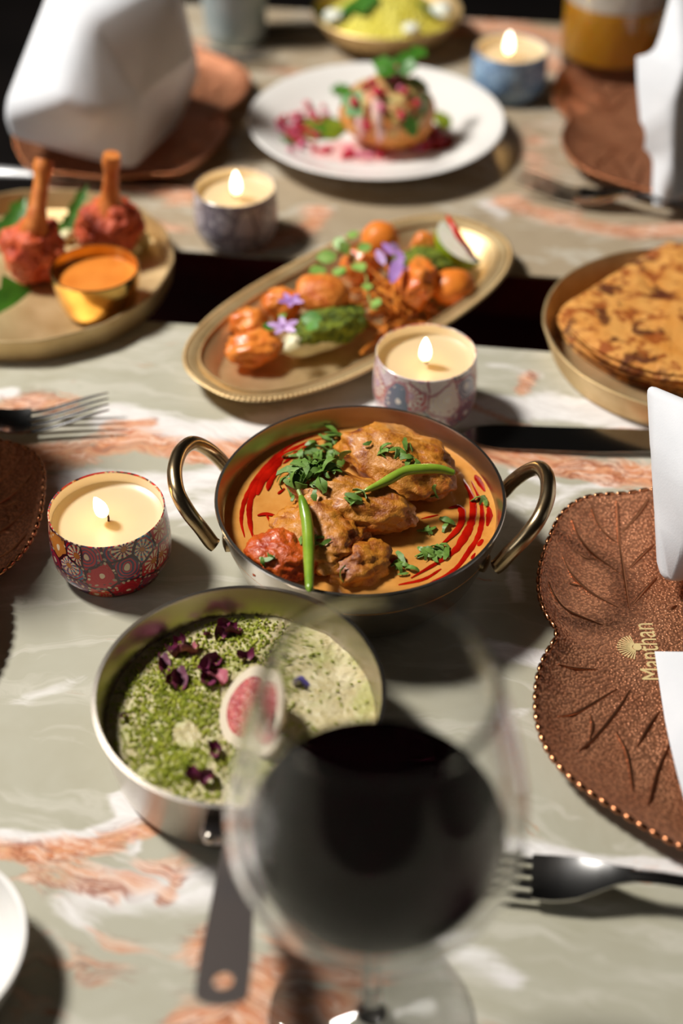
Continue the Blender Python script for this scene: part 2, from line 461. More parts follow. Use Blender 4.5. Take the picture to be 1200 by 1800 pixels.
for pix, wm in [
    ([(788, 893), (806, 890), (812, 905), (804, 930), (766, 966)], 3.4), ([(814, 842), (830, 878), (829, 915), (812, 950), (790, 975), (722, 1016)], 4.2),
    ([(828, 845), (846, 890), (843, 935), (822, 972), (796, 1003), (742, 1032)], 3.0), ([(858, 890), (860, 905), (856, 925)], 3.4), ([(835, 835), (852, 864)], 3.6),
    ([(848, 948), (840, 960)], 2.6), ([(835, 972), (828, 983)], 1.8), ([(775, 1000), (745, 1018), (700, 1028)], 2.4), ([(660, 1000), (690, 985), (715, 985)], 2.8),
    ([(580, 768), (540, 778), (500, 798), (466, 828), (446, 862), (438, 892), (440, 925), (446, 950)], 3.6),
    ([(560, 764), (520, 778), (480, 806), (450, 842), (430, 880), (424, 915), (430, 945)], 2.8), ([(487, 828), (474, 848), (470, 862)], 3.2),
    ([(500, 800), (482, 822), (460, 846), (452, 870)], 5.0), ([(452, 906), (466, 903), (484, 906)], 2.6), ([(468, 905), (474, 915), (480, 925)], 1.6), ([(555, 792), (520, 800), (497, 815)], 2.6),
    ([(596, 757), (585, 760)], 3.0), ([(482, 937), (480, 946)], 2.2), ([(560, 778), (536, 786), (515, 797)], 2.0), ([(488, 868), (500, 858)], 2.0), ([(770, 905), (740, 912)], 1.4)]:
    streak(pix, wm)

def food(name, px, py, h, rad_cm, mat, label, cat, rz=0, tilt=0, amp=0.16, freq=1.6, seed=0, sub=4, group=None, ridge=0.0, flat=None, taper=0.0):
    g = G().blob(P(px, py, h), [r * 0.01 for r in rad_cm], amp, freq, sub, seed, math.radians(rz), math.radians(tilt), ridge, (flat * 0.01 if flat else None), taper)
    return solid(name, g, mat, label, cat, group, angle=80)
CH = 'curry chicken pieces'
food('chicken_piece', 700, 812, 4.5, (3.35, 2.15, 1.45), M['chicken'], 'largest curry chicken piece, at the pan\'s far side under the curved green chili', 'chicken', -25, 6, 0.24, 1.5, 3, 5, CH)
food('chicken_piece', 618, 884, 4.5, (3.35, 1.6, 1.4), M['chicken'], 'long sauce-coated chicken piece lying across the middle of the curry pan', 'chicken', -20, 5, 0.22, 1.6, 7, 5, CH)
food('chicken_piece', 566, 940, 4.0, (2.5, 2.2, 1.25), M['chicken'], 'lumpy curry chicken piece just right of the upright green chili', 'chicken', -55, 0, 0.3, 1.9, 11, 5, CH)
food('chicken_piece', 492, 978, 4.0, (1.95, 1.45, 1.1), M['tikka'], 'bright red charred chicken piece against the pan\'s near left rim', 'chicken', -32, 0, 0.2, 1.8, 5, 5, CH)
food('chicken_piece', 630, 990, 3.7, (1.7, 1.4, 0.95), M['chicken'], 'small knobbly curry chicken piece at the near rim of the pan', 'chicken', 20, 0, 0.32, 2.0, 16, 4, CH)
food('chicken_piece', 515, 925, 3.9, (1.0, 1.3, 0.7), M['chicken'], 'small pale sauce-coated chicken piece left of the upright green chili', 'chicken', 20, 0, 0.25, 1.7, 22, 4, CH)

M['chili'] = pm('green_chili', c(146, 170, 52), 0.28, 0, c(104, 140, 34), 50, bump=0.15, bsc=120, Coat_Weight=0.3)
M['chilistem'] = pm('chili_stem', c(150, 165, 80), 0.5, 0)
def chili(pix, hs, label, r0):
    pts = spline([P(x, y, h) for (x, y), h in zip(pix, hs)], 8); m = len(pts)
    base = Vector((pts[m // 2].x, pts[m // 2].y, min(p.z for p in pts) - 0.004))
    t = thing('green_chili', label, 'chili', base, group='green chilies on the curry')
    k0 = int(m * 0.14)
    r = [r0 * (0.35 + 0.65 * min(1, (i - k0) / (m * 0.22)) ** 0.7) * (1 - 0.45 * max(0, (i / m - 0.7) / 0.3)) * (1 + 0.12 * mnoise.noise(pts[i] * 90)) for i in range(k0, m)]
    r[-1] *= 0.35
    G().tube([p - base for p in pts[k0:]], r, 12).build('pod', M['chili'], t)
    G().tube([p - base for p in pts[:k0 + 2]], [r0 * 0.34] * (k0 + 2), 8).build('stem', M['chilistem'], t)
chili([(624, 868), (648, 860), (680, 845), (712, 828), (745, 824), (775, 825), (800, 832)], [5.7, 5.8, 5.9, 6.1, 6.2, 6.1, 5.9], 'curved green chili lying across the large chicken piece in the curry', 0.0027)
chili([(524, 862), (531, 880), (539, 915), (542, 955), (543, 1000), (544, 1040)], [6.0, 5.9, 5.6, 5.4, 5.4, 5.4], 'straight green chili pointing at the near rim of the curry pan', 0.0030)

# coriander shreds
M['coriander'] = pm('coriander_leaf', c(78, 116, 30), 0.5, 0, c(132, 160, 78), 150, 0.35, 0.7)
def shred_mesh(seed):
    r = random.Random(seed); g = G()
    L = r.uniform(0.005, 0.0095); w = r.uniform(0.0005, 0.0010); k = 6; cu = r.uniform(-0.8, 0.8); b = r.uniform(0.0005, 0.0022)
    vs = []
    for i in range(k + 1):
        t = i / k - 0.5; ww = w * (0.45 + 0.9 * math.sin(PI * (i + 0.4) / (k + 0.8))) * r.uniform(0.75, 1.3)
        x = L * t; y = cu * L * t * t; z = b * (1 - 4 * t * t) + r.uniform(0, 0.0004)
        for s in (-1, 1):
            vs.append((x, y + s * ww, z + s * 0.0003)); 
        for s in (-1, 1):
            vs.append((x, y + s * ww, z + s * 0.0003 + 0.00035))
    fs = []
    for i in range(k):
        a = 4 * i; d = a + 4
        fs += [(a, d, d + 1, a + 1), (a + 2, a + 3, d + 3, d + 2), (a, a + 2, d + 2, d), (a + 1, d + 1, d + 3, a + 3)]
    fs += [(0, 1, 3, 2), (4 * k, 4 * k + 2, 4 * k + 3, 4 * k + 1)]
    g.add(vs, fs); me = g.mesh('coriander_shred'); me.materials.append(M['coriander']); return me
SHREDS = [shred_mesh(i) for i in range(7)]
rnd = random.Random(4)
# things that food rests on: cast rays down on what is already built
def drop(px, py, h, targets, up=0.0006):
    p = P(px, py, h + 3.0); d = ray(px, py).normalized()
    best = None
    bpy.context.view_layer.update()
    dg = bpy.context.evaluated_depsgraph_get()
    for o in targets:
        mi = o.matrix_world.inverted()
        ok, loc, nor, _ = o.ray_cast(mi @ p, mi.to_3x3() @ d)
        if ok:
            q = o.matrix_world @ loc
            if best is None or (q - p).length < (best[0] - p).length: best = (q, (o.matrix_world.to_3x3() @ nor).normalized())
    if best and best[1].z < 0: best = (best[0], -best[1])
    return best if best else (P(px, py, h), Vector((0, 0, 1)))
def scatter(name, meshes, spots, targets, h, label, cat, group, sc=(0.8, 1.2), up=0.0005, tilt=0.5, r=rnd, lift=0.0):
    made = []
    for (px, py) in spots:
        q, nrm = drop(px, py, h, targets)
        o = bpy.data.objects.new(name, r.choice(meshes)); COL.objects.link(o)
        o.location = q + nrm * up + Vector((0, 0, abs(r.gauss(0, 0.5)) * lift))
        rot = nrm.to_track_quat('Z', 'Y').to_matrix().to_4x4() @ Matrix.Rotation(r.uniform(0, 2 * PI), 4, 'Z') @ Matrix.Rotation(r.uniform(-tilt, tilt), 4, 'X')
        o.rotation_euler = rot.to_euler(); k = r.uniform(*sc); o.scale = (k, k, k)
        tag(o, label, cat, group); made.append(o)
    return made
CUR = [gravy] + [o for o in COL.objects if o.name.startswith('chicken_piece')]
def around(px, py, rx, ry, k, r=rnd):
    return [(px + rx * r.gauss(0, 0.5), py + ry * r.gauss(0, 0.5)) for _ in range(k)]
sp = around(552, 822, 54, 32, 74) + around(520, 850, 18, 28, 16) + around(578, 790, 14, 34, 10)
scatter('coriander_shred', SHREDS, sp, CUR, 4, 'chopped coriander shred in the thick green heap left of the curved chili', 'coriander', 'coriander heap on the curry', tilt=0.9, sc=(0.9, 1.6), lift=0.0035)
sp = around(690, 797, 30, 14, 9) + around(720, 808, 18, 18, 6) + [(590, 768), (645, 780)]
scatter('coriander_shred', SHREDS, sp, CUR, 4, 'chopped coriander shred on the large chicken piece beyond the curved chili', 'coriander', 'coriander on the large chicken piece', tilt=0.9)
sp = around(617, 880, 26, 12, 7) + [(765, 860), (762, 872)]
scatter('coriander_shred', SHREDS, sp, CUR, 4, 'chopped coriander shred on chicken just below the curved chili', 'coriander', 'coriander below the curved chili', tilt=0.9)
sp = around(763, 976, 34, 12, 20) + around(704, 998, 15, 14, 9) + around(752, 938, 16, 16, 4) + [(784, 921), (786, 930), (846, 881), (840, 879), (850, 883)]
scatter('coriander_shred', SHREDS, sp, CUR, 4, 'chopped coriander shred floating on the gravy at the right', 'coriander', 'coriander on the open gravy', tilt=0.6)
sp = around(548, 954, 18, 10, 7) + [(470, 984), (478, 979), (462, 988), (608, 1010), (572, 956)]
scatter('coriander_shred', SHREDS, sp, CUR, 4, 'chopped coriander shred on chicken around the upright chili', 'coriander', 'coriander near the upright chili', tilt=0.6)
# ---------------------------------------------------------------- rice pudding pan
RP = 0.0660; HP = 0.043; GP = 0.0275
a = P(421, 1030, HP * 100); b = P(421, 1420, HP * 100)
PC = Vector((-0.0462, (a.y + b.y) / 2, T))
pan = thing('saucepan', 'small steel saucepan of rice pudding behind the wine glass', 'pan', PC)
prof = [(0, 0), (0.053, 0), (0.0585, 0.002), (0.0615, 0.007), (RP, HP - 0.001), (RP + 0.0006, HP), (RP - 0.0014, HP + 0.0003), (RP - 0.002, HP - 0.001),
        (0.0597, 0.007), (0.057, 0.004), (0, 0.003)]
G().lathe(prof, 96).build('body', M['steel'], pan)
M['handlemetal'] = pm('dull_steel_handle', c(150, 142, 140), 0.42, 1.0)
hx = 0.003
def bar_handle():
    """long flat handle with a hanging hole near its end"""
    y0 = -(RP - 0.001); L = 0.102; yh = y0 - L + 0.0125
    cl = lambda y: 0.026 + 0.036 * max(0.0, (y0 - y) / L) ** 1.15
    hw = lambda y: 0.0062 + 0.0036 * min(1, (y0 - y) / (L * 0.75))
    th = 0.0016
    bm = bmesh.new()
    out = []
    k = 14
    for i in range(k + 1): y = y0 - (L - 0.006) * i / k; out.append((-hw(y), y))
    for i in range(1, 8): an = PI + PI * i / 8; out.append((hw(y0 - L + 0.006) * math.cos(an), y0 - L + 0.006 + 0.006 * math.sin(an)))
    for i in range(k, -1, -1): y = y0 - (L - 0.006) * i / k; out.append((hw(y), y))
    vs = [bm.verts.new((x, y, 0)) for x, y in out]
    es = [bm.edges.new((vs[i], vs[(i + 1) % len(vs)])) for i in range(len(vs))]
    hv = [bm.verts.new((0.0038 * math.cos(2 * PI * i / 20), yh + 0.0048 * math.sin(2 * PI * i / 20), 0)) for i in range(20)]
    es += [bm.edges.new((hv[i], hv[(i + 1) % 20])) for i in range(20)]
    bmesh.ops.triangle_fill(bm, edges=es, use_beauty=True)
    r = bmesh.ops.extrude_face_region(bm, geom=list(bm.faces))
    bmesh.ops.translate(bm, verts=[e for e in r['geom'] if isinstance(e, bmesh.types.BMVert)], vec=(0, 0, th))
    bmesh.ops.recalc_face_normals(bm, faces=bm.faces)
    for v in bm.verts: v.co.z += cl(v.co.y)
    g = G(); bm.verts.index_update(); g.v = [tuple(v.co + Vector((hx, 0, 0))) for v in bm.verts]; g.f = [tuple(v.index for v in f.verts) for f in bm.faces]
    bm.free(); return g
hb = bar_handle().build('handle', M['handlemetal'], pan, angle=30); tag(hb, 'long flat dull steel handle with a hanging hole')
# riveted bracket that holds the handle
g = G()
pts = []
for k in range(-8, 9):
    an = -PI / 2 + 0.035 + k * 0.03
    pts.append((0.0655 * math.cos(an), 0.0655 * math.sin(an), 0.026))
g.tube(pts, [0.003] + [0.0062] * (len(pts) - 2) + [0.003], 10, 1.0, up=(0, 0, 1))
br = g.build('bracket', M['handlemetal'], pan)
for k in (-1, 1):
    an = -PI / 2 + 0.035 + k * 0.17
    G().blob((0.0705 * math.cos(an), 0.0705 * math.sin(an), 0.0275), (0.003, 0.003, 0.003), 0, 1, 2).build('rivet', M['steel'], br)

n = NT('rice_pudding'); v = n.obj()
col = n.ramp(n.noise(v, 120, 4), [(0.35, c(188, 172, 122)), (0.6, c(208, 194, 152))])
col = n.mix(n.ramp(n.noise(v, 60, 5), [(0.46, 0), (0.6, 0.7)]), col, c(164, 164, 84))
hgt = n.vor(v, 330, 'SMOOTH_F1')[0]
n.bump(n.math('ADD', hgt, n.noise(v, 500, 4)), 0.0016, 0.7)
M['kheer'] = n.set(Base_Color=col, Roughness=0.22, Coat_Weight=0.3, Subsurface_Weight=0.1, Subsurface_Radius=(0.003, 0.002, 0.001))
ri = lambda z: 0.0597 + (RP - 0.002 - 0.0597) * (z - 0.007) / (HP - 0.008)
kg = G()
NR = 40; vs = []; rows = []
rr_ = ri(GP) - 0.0003
for i in range(NR + 1):
    r = rr_ * i / NR
    row = []
    for k in range(120):
        an = 2 * PI * k / 120; x, y = r * math.cos(an), r * math.sin(an)
        z = GP + 0.0012 * mnoise.noise(Vector((x, y, 0)) * 60) + 0.0013 * abs(mnoise.noise(Vector((x, y, 1)) * 260)) - 0.001 + 0.0025 * (1 - (r / rr_) ** 2)
        vs.append((x, y, z))
nv = len(vs)
fs = [(i * 120 + k, i * 120 + (k + 1) % 120, (i + 1) * 120 + (k + 1) % 120, (i + 1) * 120 + k) for i in range(NR) for k in range(120)]
kg.add([(x, y, z - 0.0045) for x, y, z in vs], [tuple(reversed(q)) for q in fs])
kg.lathe([(rr_, GP - 0.0045 - 0.002), (0.0592, 0.0035), (0.0565, 0.0005), (0, 0.0)][::-1], 120)
kheer = kg.build('rice_pudding', M['kheer'], None, PC + Vector((0, 0, 0.0045)), angle=80)
tag(kheer, 'creamy rice pudding filling the saucepan with long handle', 'pudding')
def gran_mesh(name, spots, size, mat, r, targets, h):
    g = G()
    for px, py in spots:
        q, nn = drop(px, py, h, targets)
        k = r.uniform(*size); rot = Matrix.Rotation(r.uniform(0, 6), 3, 'Z') @ Matrix.Rotation(r.uniform(0, 6), 3, 'X')
        vs = [Vector(d) * k * r.uniform(0.7, 1.2) for d in ((1, 0, 0), (-1, 0, 0), (0, 1, 0), (0, -1, 0), (0, 0, 0.8), (0, 0, -0.8))]
        vs = [rot @ x + q + Vector((0, 0, k * r.uniform(0.1, 0.8))) for x in vs]
        g.add(vs, [(0, 2, 4), (2, 1, 4), (1, 3, 4), (3, 0, 4), (2, 0, 5), (1, 2, 5), (3, 1, 5), (0, 3, 5)])
    return g
r5 = random.Random(8)
M['pistachio'] = pm('pistachio_crumb', c(124, 136, 14), 0.7, 0, c(170, 172, 50), 260, 0.35, 0.65)
sp = around(285, 1265, 85, 150, 1500, r5) + around(330, 1225, 70, 90, 700, r5) + around(330, 1350, 110, 60, 600, r5) + around(330, 1160, 150, 130, 420, r5) + around(440, 1120, 90, 60, 420, r5) + around(470, 1190, 80, 120, 300, r5)
sp += [(421 + 250 * math.sqrt(r5.random()) * math.cos(t_), 1225 + 190 * math.sqrt(r5.random()) * math.sin(t_)) for t_ in [r5.uniform(0, 6.28) for _ in range(260)]]
def inpan(px, py):
    p = P(px, py, GP * 100); return (p.x - PC.x) ** 2 + (p.y - PC.y) ** 2 < (rr_ - 0.002) ** 2
sp = [s for s in sp if inpan(*s) and math.hypot((s[0] - 326) / 24, (s[1] - 1290) / 24) > 1]
g = gran_mesh('p', sp, (0.0005, 0.0012), None, r5, [kheer], 3)
solid('pistachio_crumbs', g, M['pistachio'], 'fine green pistachio crumbs strewn over the rice pudding', 'pistachio crumbs', kind='stuff', smooth=False)
M['petal'] = pm('dried_rose_petal', c(122, 32, 72), 0.6, 0, c(70, 18, 48), 90, bump=0.5, bsc=200)
M['petalpink'] = pm('pink_rose_petal', c(196, 110, 120), 0.6, 0, c(128, 40, 72), 80, bump=0.5, bsc=200)
def petal_mesh(seed, mat, L=0.010, W=0.007):
    r = random.Random(seed); g = G(); k = 7; vs = []
    for lay in (0, 1):
        for i in range(k):
            for j in range(k):
                u = i / (k - 1); v_ = j / (k - 1) - 0.5
                wd = W * math.sin(PI * (0.12 + 0.8 * u)) ** 0.6
                x = L * (u - 0.5); y = wd * v_ * 2 * 0.5
                z = 0.0034 * (v_ * 2) ** 2 + 0.0022 * math.sin(u * 5 + seed) + 0.0022 * mnoise.noise(Vector((x * 300, y * 300, seed)))
                vs.append((x, y, z + 0.001 + lay * 0.0003))
    fs = []
    for i in range(k - 1):
        for j in range(k - 1):
            a = i * k + j; q = (a, a + k, a + k + 1, a + 1)
            fs.append(tuple(reversed(q))); fs.append(tuple(x + k * k for x in q))
    ring = [i * k for i in range(k)] + [(k - 1) * k + j for j in range(1, k)] + [i * k + k - 1 for i in range(k - 2, -1, -1)] + list(range(k - 2, 0, -1))
    for a, b in zip(ring, ring[1:] + ring[:1]): fs.append((a, b, b + k * k, a + k * k))
    g.add(vs, fs); me = g.mesh('rose_petal', angle=70); me.materials.append(mat); return me
PET = [petal_mesh(i, M['petal' if i % 3 else 'petalpink']) for i in range(6)]
sp = [(399, 1108), (412, 1118), (388, 1116), (322, 1136), (336, 1150), (310, 1152), (283, 1176), (366, 1180), (378, 1196), (362, 1200), (309, 1204), (300, 1198), (431, 1160), (352, 1366), (366, 1372), (383, 1322), (372, 1168)]
scatter('rose_petal', PET, sp, [kheer], 3, 'crumpled dried rose petal lying on the rice pudding', 'petal', 'dried rose petals on the rice pudding', sc=(0.8, 1.15), tilt=0.7, r=random.Random(3))
scatter('rose_petal', PET, [(218, 1262), (366, 1118), (480, 1150)], [kheer], 3, 'tiny loose purple petal flake on the rice pudding', 'petal', 'petal flakes on the rice pudding', sc=(0.35, 0.5), tilt=0.4, r=random.Random(3))
M['violet'] = pm('violet_petal', c(92, 78, 150), 0.6, 0, c(60, 50, 120), 90)
vm_ = petal_mesh(30, M['violet'], 0.011, 0.008)
scatter('violet_petal', [vm_], [(520, 1205)], [kheer], 3, 'blue violet petal on the rice pudding seen through the wine glass', 'petal', None)
# fig half
fp, _ = drop(432, 1275, 3, [kheer])
fig = thing('fig_half', 'half a fig, cut face up, on the rice pudding beside the wine glass', 'fig', fp + Vector((0.002, 0.001, -0.002)), math.radians(-16))
M['figskin'] = pm('fig_rind', c(222, 206, 176), 0.5, 0, c(190, 160, 110), 60)
M['figrim'] = pm('fig_white_flesh', c(222, 206, 180), 0.4)
n = NT('fig_seeded_flesh'); v = n.obj(); vv = n.vor(v, 750)
n.bump(n.noise(v, 420, 4), 0.0015, 0.8)
M['figpulp'] = n.set(Base_Color=n.mix(n.ramp(vv[0], [(0.16, 1), (0.26, 0)]), n.ramp(n.noise(v, 220, 4), [(0.35, c(160, 44, 52)), (0.65, c(204, 100, 94))]), c(240, 205, 170)), Roughness=0.25)
tl = Matrix.Rotation(math.radians(34), 3, 'X') @ Matrix.Rotation(math.radians(-22), 3, 'Y')
def figshell(sc_, z0, depth, top):
    vs = []; fs = []; K = 40; J = 8
    for j in range(J + 1):
        t_ = j / J * PI / 2
        for k in range(K):
            an = 2 * PI * k / K; ol = 1 - 0.22 * math.sin(an) ** 1 * (0.5 + 0.5 * math.sin(an))
            vs.append((0.0155 * sc_ * math.cos(an) * math.cos(t_) * ol, 0.0195 * sc_ * math.sin(an) * math.cos(t_), z0 - depth * math.sin(t_)))
    for j in range(J):
        for k in range(K): fs.append((j * K + k, (j + 1) * K + k, (j + 1) * K + (k + 1) % K, j * K + (k + 1) % K))
    if top: fs.append(tuple(range(K)))
    return vs, fs
zc = 0.0135
vs, fs = figshell(1.0, 0, 0.012, True); G().add([tl @ Vector(x) + Vector((0, 0, zc)) for x in vs], fs).build('rind', M['figskin'], fig)
vs, fs = figshell(0.97, 0.0005, 0.001, True); G().add([tl @ Vector(x) + Vector((0, 0, zc)) for x in vs], fs).build('white_flesh', M['figrim'], fig)
vs, fs = figshell(0.72, 0.0011, 0.001, True); G().add([tl @ Vector(x) + Vector((0, 0, zc)) for x in vs], fs).build('seeded_flesh', M['figpulp'], fig)

# ---------------------------------------------------------------- candles in printed tins
def tin_print(name, pal, cells, dark, cream, amount=1.0):
    """rows of paisley and daisy motifs printed round the tin"""
    n = NT(name); v = n.obj(); x = n.xyz(v)
    u = n.math('MULTIPLY', n.math('ARCTAN2', x[1], x[0]), 0.032)
    uv = n.comb(u, n.math('ADD', x[2], n.math('MULTIPLY', n.math('LENGTH' if False else 'SQRT', n.math('ADD', n.math('MULTIPLY', x[0], x[0]), n.math('MULTIPLY', x[1], x[1]))), 0.4)))
    uvw = n.vm('ADD', uv, n.vm('SCALE', n.vm('SUBTRACT', n.noise(uv, 70, 2, col=True), (0.5, 0.5, 0.5)), sc=0.006))
    vo = n.vor(uvw, cells, 'F1', 0.75, '2D')
    rel = n.vm('SUBTRACT', n.vm('SCALE', uvw, sc=cells), n.vm('SCALE', vo[2], sc=1.0)) if False else n.vm('SUBTRACT', uvw, vo[2])
    rx = n.xyz(rel); ang = n.math('ARCTAN2', rx[1], rx[0])
    cell = n.ramp(n.xyz(vo[1])[0], [(i / len(pal), p) for i, p in enumerate(pal)], 'CONSTANT')
    cell2 = n.ramp(n.xyz(vo[1])[1], [(i / len(pal), p) for i, p in enumerate(pal[::-1])], 'CONSTANT')
    petals = n.math('SINE', n.math('MULTIPLY', ang, 11.0))
    pf = n.math('MULTIPLY', n.math('GREATER_THAN', petals, -0.1), n.math('MULTIPLY', n.math('LESS_THAN', vo[0], 0.42), n.math('GREATER_THAN', vo[0], 0.14)))
    rings = n.math('SINE', n.math('MULTIPLY', vo[0], 46.0))
    isfl = n.math('GREATER_THAN', n.xyz(vo[1])[2], 0.5)
    col = n.mix(n.math('GREATER_THAN', rings, 0.35), cell, cell2)
    col = n.mix(n.math('MULTIPLY', pf, isfl), col, cream)
    col = n.mix(n.math('LESS_THAN', vo[0], 0.12), col, n.mix(isfl, cream, pal[-1]))
    ed = n.vor(uvw, cells, 'DISTANCE_TO_EDGE', 0.75, '2D')[0]
    col = n.mix(n.math('LESS_THAN', ed, 0.05), col, dark)
    fz = n.vor(uvw, cells * 4.2, 'F1', 0.6, '2D')
    col = n.mix(n.math('MULTIPLY', n.math('LESS_THAN', fz[0], 0.24), n.math('GREATER_THAN', vo[0], 0.45)), col, n.mix(n.xyz(fz[1])[0], cream, dark))
    col = n.mix(1 - amount, col, cream) if amount < 1 else col
    return n.set(Base_Color=col, Roughness=0.28, Metallic=0.0, Coat_Weight=0.3)
M['tin_red'] = tin_print('red_paisley_print', [c(190, 10, 32), c(200, 16, 38), c(60, 116, 150), c(186, 10, 30), c(166, 8, 30), c(60, 50, 90), c(190, 24, 36), c(196, 120, 50)], 70, c(60, 8, 22), c(230, 206, 170))
M['tin_white'] = tin_print('pale_paisley_print', [c(222, 210, 204), c(214, 196, 200), c(190, 60, 66), c(228, 214, 190), c(96, 112, 136), c(220, 206, 206), c(206, 176, 196)], 58, c(176, 120, 130), c(230, 222, 214), 0.95)
M['tin_grey'] = tin_print('grey_print', [c(146, 138, 146), c(176, 168, 176), c(106, 98, 110), c(196, 188, 192), c(130, 122, 134)], 62, c(84, 76, 88), c(204, 196, 200), 0.85)
M['tin_blue'] = tin_print('blue_print', [c(96, 146, 196), c(130, 174, 210), c(60, 112, 172), c(170, 200, 224), c(84, 126, 176)], 62, c(36, 66, 120), c(168, 194, 216), 0.8)
M['tinmetal'] = pm('tin_inside', c(232, 222, 200), 0.4, 0.3)
n = NT('candle_wax'); v = n.obj()
n.bump(n.noise(v, 40, 3), 0.0006, 0.3)
M['wax'] = n.set(Base_Color=c(198, 180, 146), Roughness=0.35, Subsurface_Weight=0.15, Subsurface_Radius=(0.014, 0.008, 0.0035), Subsurface_Scale=0.6)
n = NT('candle_flame'); v = n.obj()
z = n.xyz(v)[2]
n.set(Base_Color=(0, 0, 0, 1), Roughness=1.0, Emission_Color=n.ramp(n.math('MULTIPLY', z, 70), [(0.0, c(255, 190, 90)), (0.35, c(255, 236, 190)), (1.0, c(255, 250, 226))]), Emission_Strength=7.0)
n.b.inputs['Specular IOR Level'].default_value = 0
M['flame'] = n.m
def candle(px, py, hcm, wpx, mat, label, fl_h=0.015, lean=(0, 0), rz=0.0, tall=1.0):
    p = P(px, py, hcm); R = MPP(px, py, hcm) * wpx / 2; H = hcm / 100
    t = thing('tin_candle', label, 'candle', (p.x, p.y, T), rz, 'lit tin candles')
    prof = [(0, 0.0008), (R * 0.80, 0.0008), (R * 0.84, 0.0), (R * 0.88, 0.0012), (R * 0.90, 0.004), (R * 0.93, 0.0062), (R * 0.985, 0.0068), (R * 1.03, 0.010), (R * 1.05, H * 0.42), (R * 1.045, H * 0.62),
            (R * 1.015, H * 0.86), (R * 0.995, H - 0.0012), (R * 1.0, H - 0.0003), (R * 0.985, H), (R * 0.972, H - 0.0008)]
    G().lathe(prof, 80).build('tin', mat, t)
    G().lathe([(R * 0.9719, H - 0.0009), (R * 0.968, H - 0.004), (R * 0.966, H * 0.4), (0, H * 0.4)], 80).build('lining', M['tinmetal'], t)
    wz = H - 0.0078
    wp = [(0, wz - 0.0012)] + [(R * 0.96 * k / 12, wz - 0.0012 * (1 - (k / 12) ** 2)) for k in range(1, 12)] + [(R * 0.962, wz + 0.0012), (R * 0.963, H * 0.45), (0, H * 0.45)]
    G().lathe(wp[::-1], 80).build('wax', M['wax'], t)
    wk = spline([(0, 0, wz - 0.002), (0.0003, -0.0002, wz + 0.002), (-0.001, 0.0004, wz + 0.0042), (-0.003, 0.0004, wz + 0.0045)], 5)
    G().tube(wk, [0.0006] * len(wk), 8).build('wick', M['wick'], t)
    K = 14
    pts = [Vector((-0.002 + lean[0] * (k / K) ** 1.3, lean[1] * k / K, wz + 0.0028 + fl_h * k / K)) for k in range(K + 1)]
    r = [0.0036 * (math.sin(PI * min(1, (k / K) ** 0.62 * 0.985 + 0.015)) ** 0.75) + 0.0001 for k in range(K + 1)]
    g = G().tube(pts, r, 14)
    base = pts[0]; g.v = [tuple(Vector(q) - base) for q in g.v]
    f = g.build('flame', M['flame'], t, base)
    l = bpy.data.lights.new('flame_light', 'POINT'); l.energy = 0.022; l.color = (1.0, 0.56, 0.18); l.shadow_soft_size = 0.004
    lo = bpy.data.objects.new('flame_light', l); COL.objects.link(lo); lo.parent = t; lo.location = pts[-1] + Vector((0, 0, 0.006))
    return t
candle(187, 893, 4.0, 205, M['tin_red'], 'lit candle in red and blue paisley tin left of the curry pan', 0.0145, (-0.0035, 0), 0.4)
candle(749, 618, 4.3, 177, M['tin_white'], 'lit candle in pale pink and white paisley tin between curry pan and brass tray', 0.0165, (0, 0), 1.2)
candle(412, 328, 4.0, 143, M['tin_grey'], 'lit candle in grey patterned tin beside the fried drumsticks', 0.018, (0, 0), 2.3)
candle(898, 84, 4.0, 127, M['tin_blue'], 'lit candle in blue patterned tin beyond the white dinner plate', 0.019, (0, 0), 0.2)

# ---------------------------------------------------------------- wine glass in front
wg = P(652, 1795, 0)
wine_t = thing('wine_glass', 'large stemmed glass of red wine nearest the camera', 'glass', (wg.x, wg.y, T + 0.0004))
bowl_o = [(0.0040, 0.0745), (0.010, 0.0790), (0.020, 0.0850), (0.033, 0.0945), (0.0435, 0.1075), (0.0495, 0.1230), (0.0508, 0.1360), (0.0495, 0.1500), (0.0460, 0.1680), (0.0415, 0.1860), (0.0370, 0.2040)]
sb = spline([(r, 0, z) for r, z in bowl_o], 4)
outer = [(p.x, p.z) for p in sb]
inner = []
for i, (r, z) in enumerate(outer):
    a = outer[max(i - 1, 0)]; b2 = outer[min(i + 1, len(outer) - 1)]
    tx, tz = b2[0] - a[0], b2[1] - a[1]; L = math.hypot(tx, tz); nx_, nz_ = -tz / L, tx / L
    inner.append((max(r + nx_ * 0.0012, 0.0), z + nz_ * 0.0012))
inner[0] = (0.0, inner[2][1] - 0.0004); inner = [inner[0]] + inner[3:]
full = [(0, 0.0735)] + outer + [(outer[-1][0] - 0.0006, outer[-1][1] + 0.0005)] + inner[::-1]
G().lathe(full, 128).build('bowl', M['thinglass'], wine_t, angle=80)
stem = [(0, 0.0040), (0.0400, 0.0012), (0.0410, 0.0004), (0.0400, 0.0), (0, 0.0)]
stem = [(0, 0.0), (0.0400, 0.0), (0.0411, 0.0007), (0.0400, 0.0016), (0.024, 0.0026), (0.012, 0.0040), (0.0065, 0.0075), (0.0042, 0.0140), (0.0036, 0.030), (0.0036, 0.055), (0.0042, 0.068), (0.0048, 0.0738), (0, 0.0741)]
fo = [q for q in stem if q[1] <= 0.0075] + [(0, 0.0075)]
st = [(0, 0.00755), (0.0064, 0.00755)] + [q for q in stem if q[1] > 0.0076]
G().lathe(fo, 128).build('foot', M['glass'], wine_t, angle=60)
G().lathe(st, 48).build('stem', M['glass'], wine_t, angle=60)
wl = 0.1320
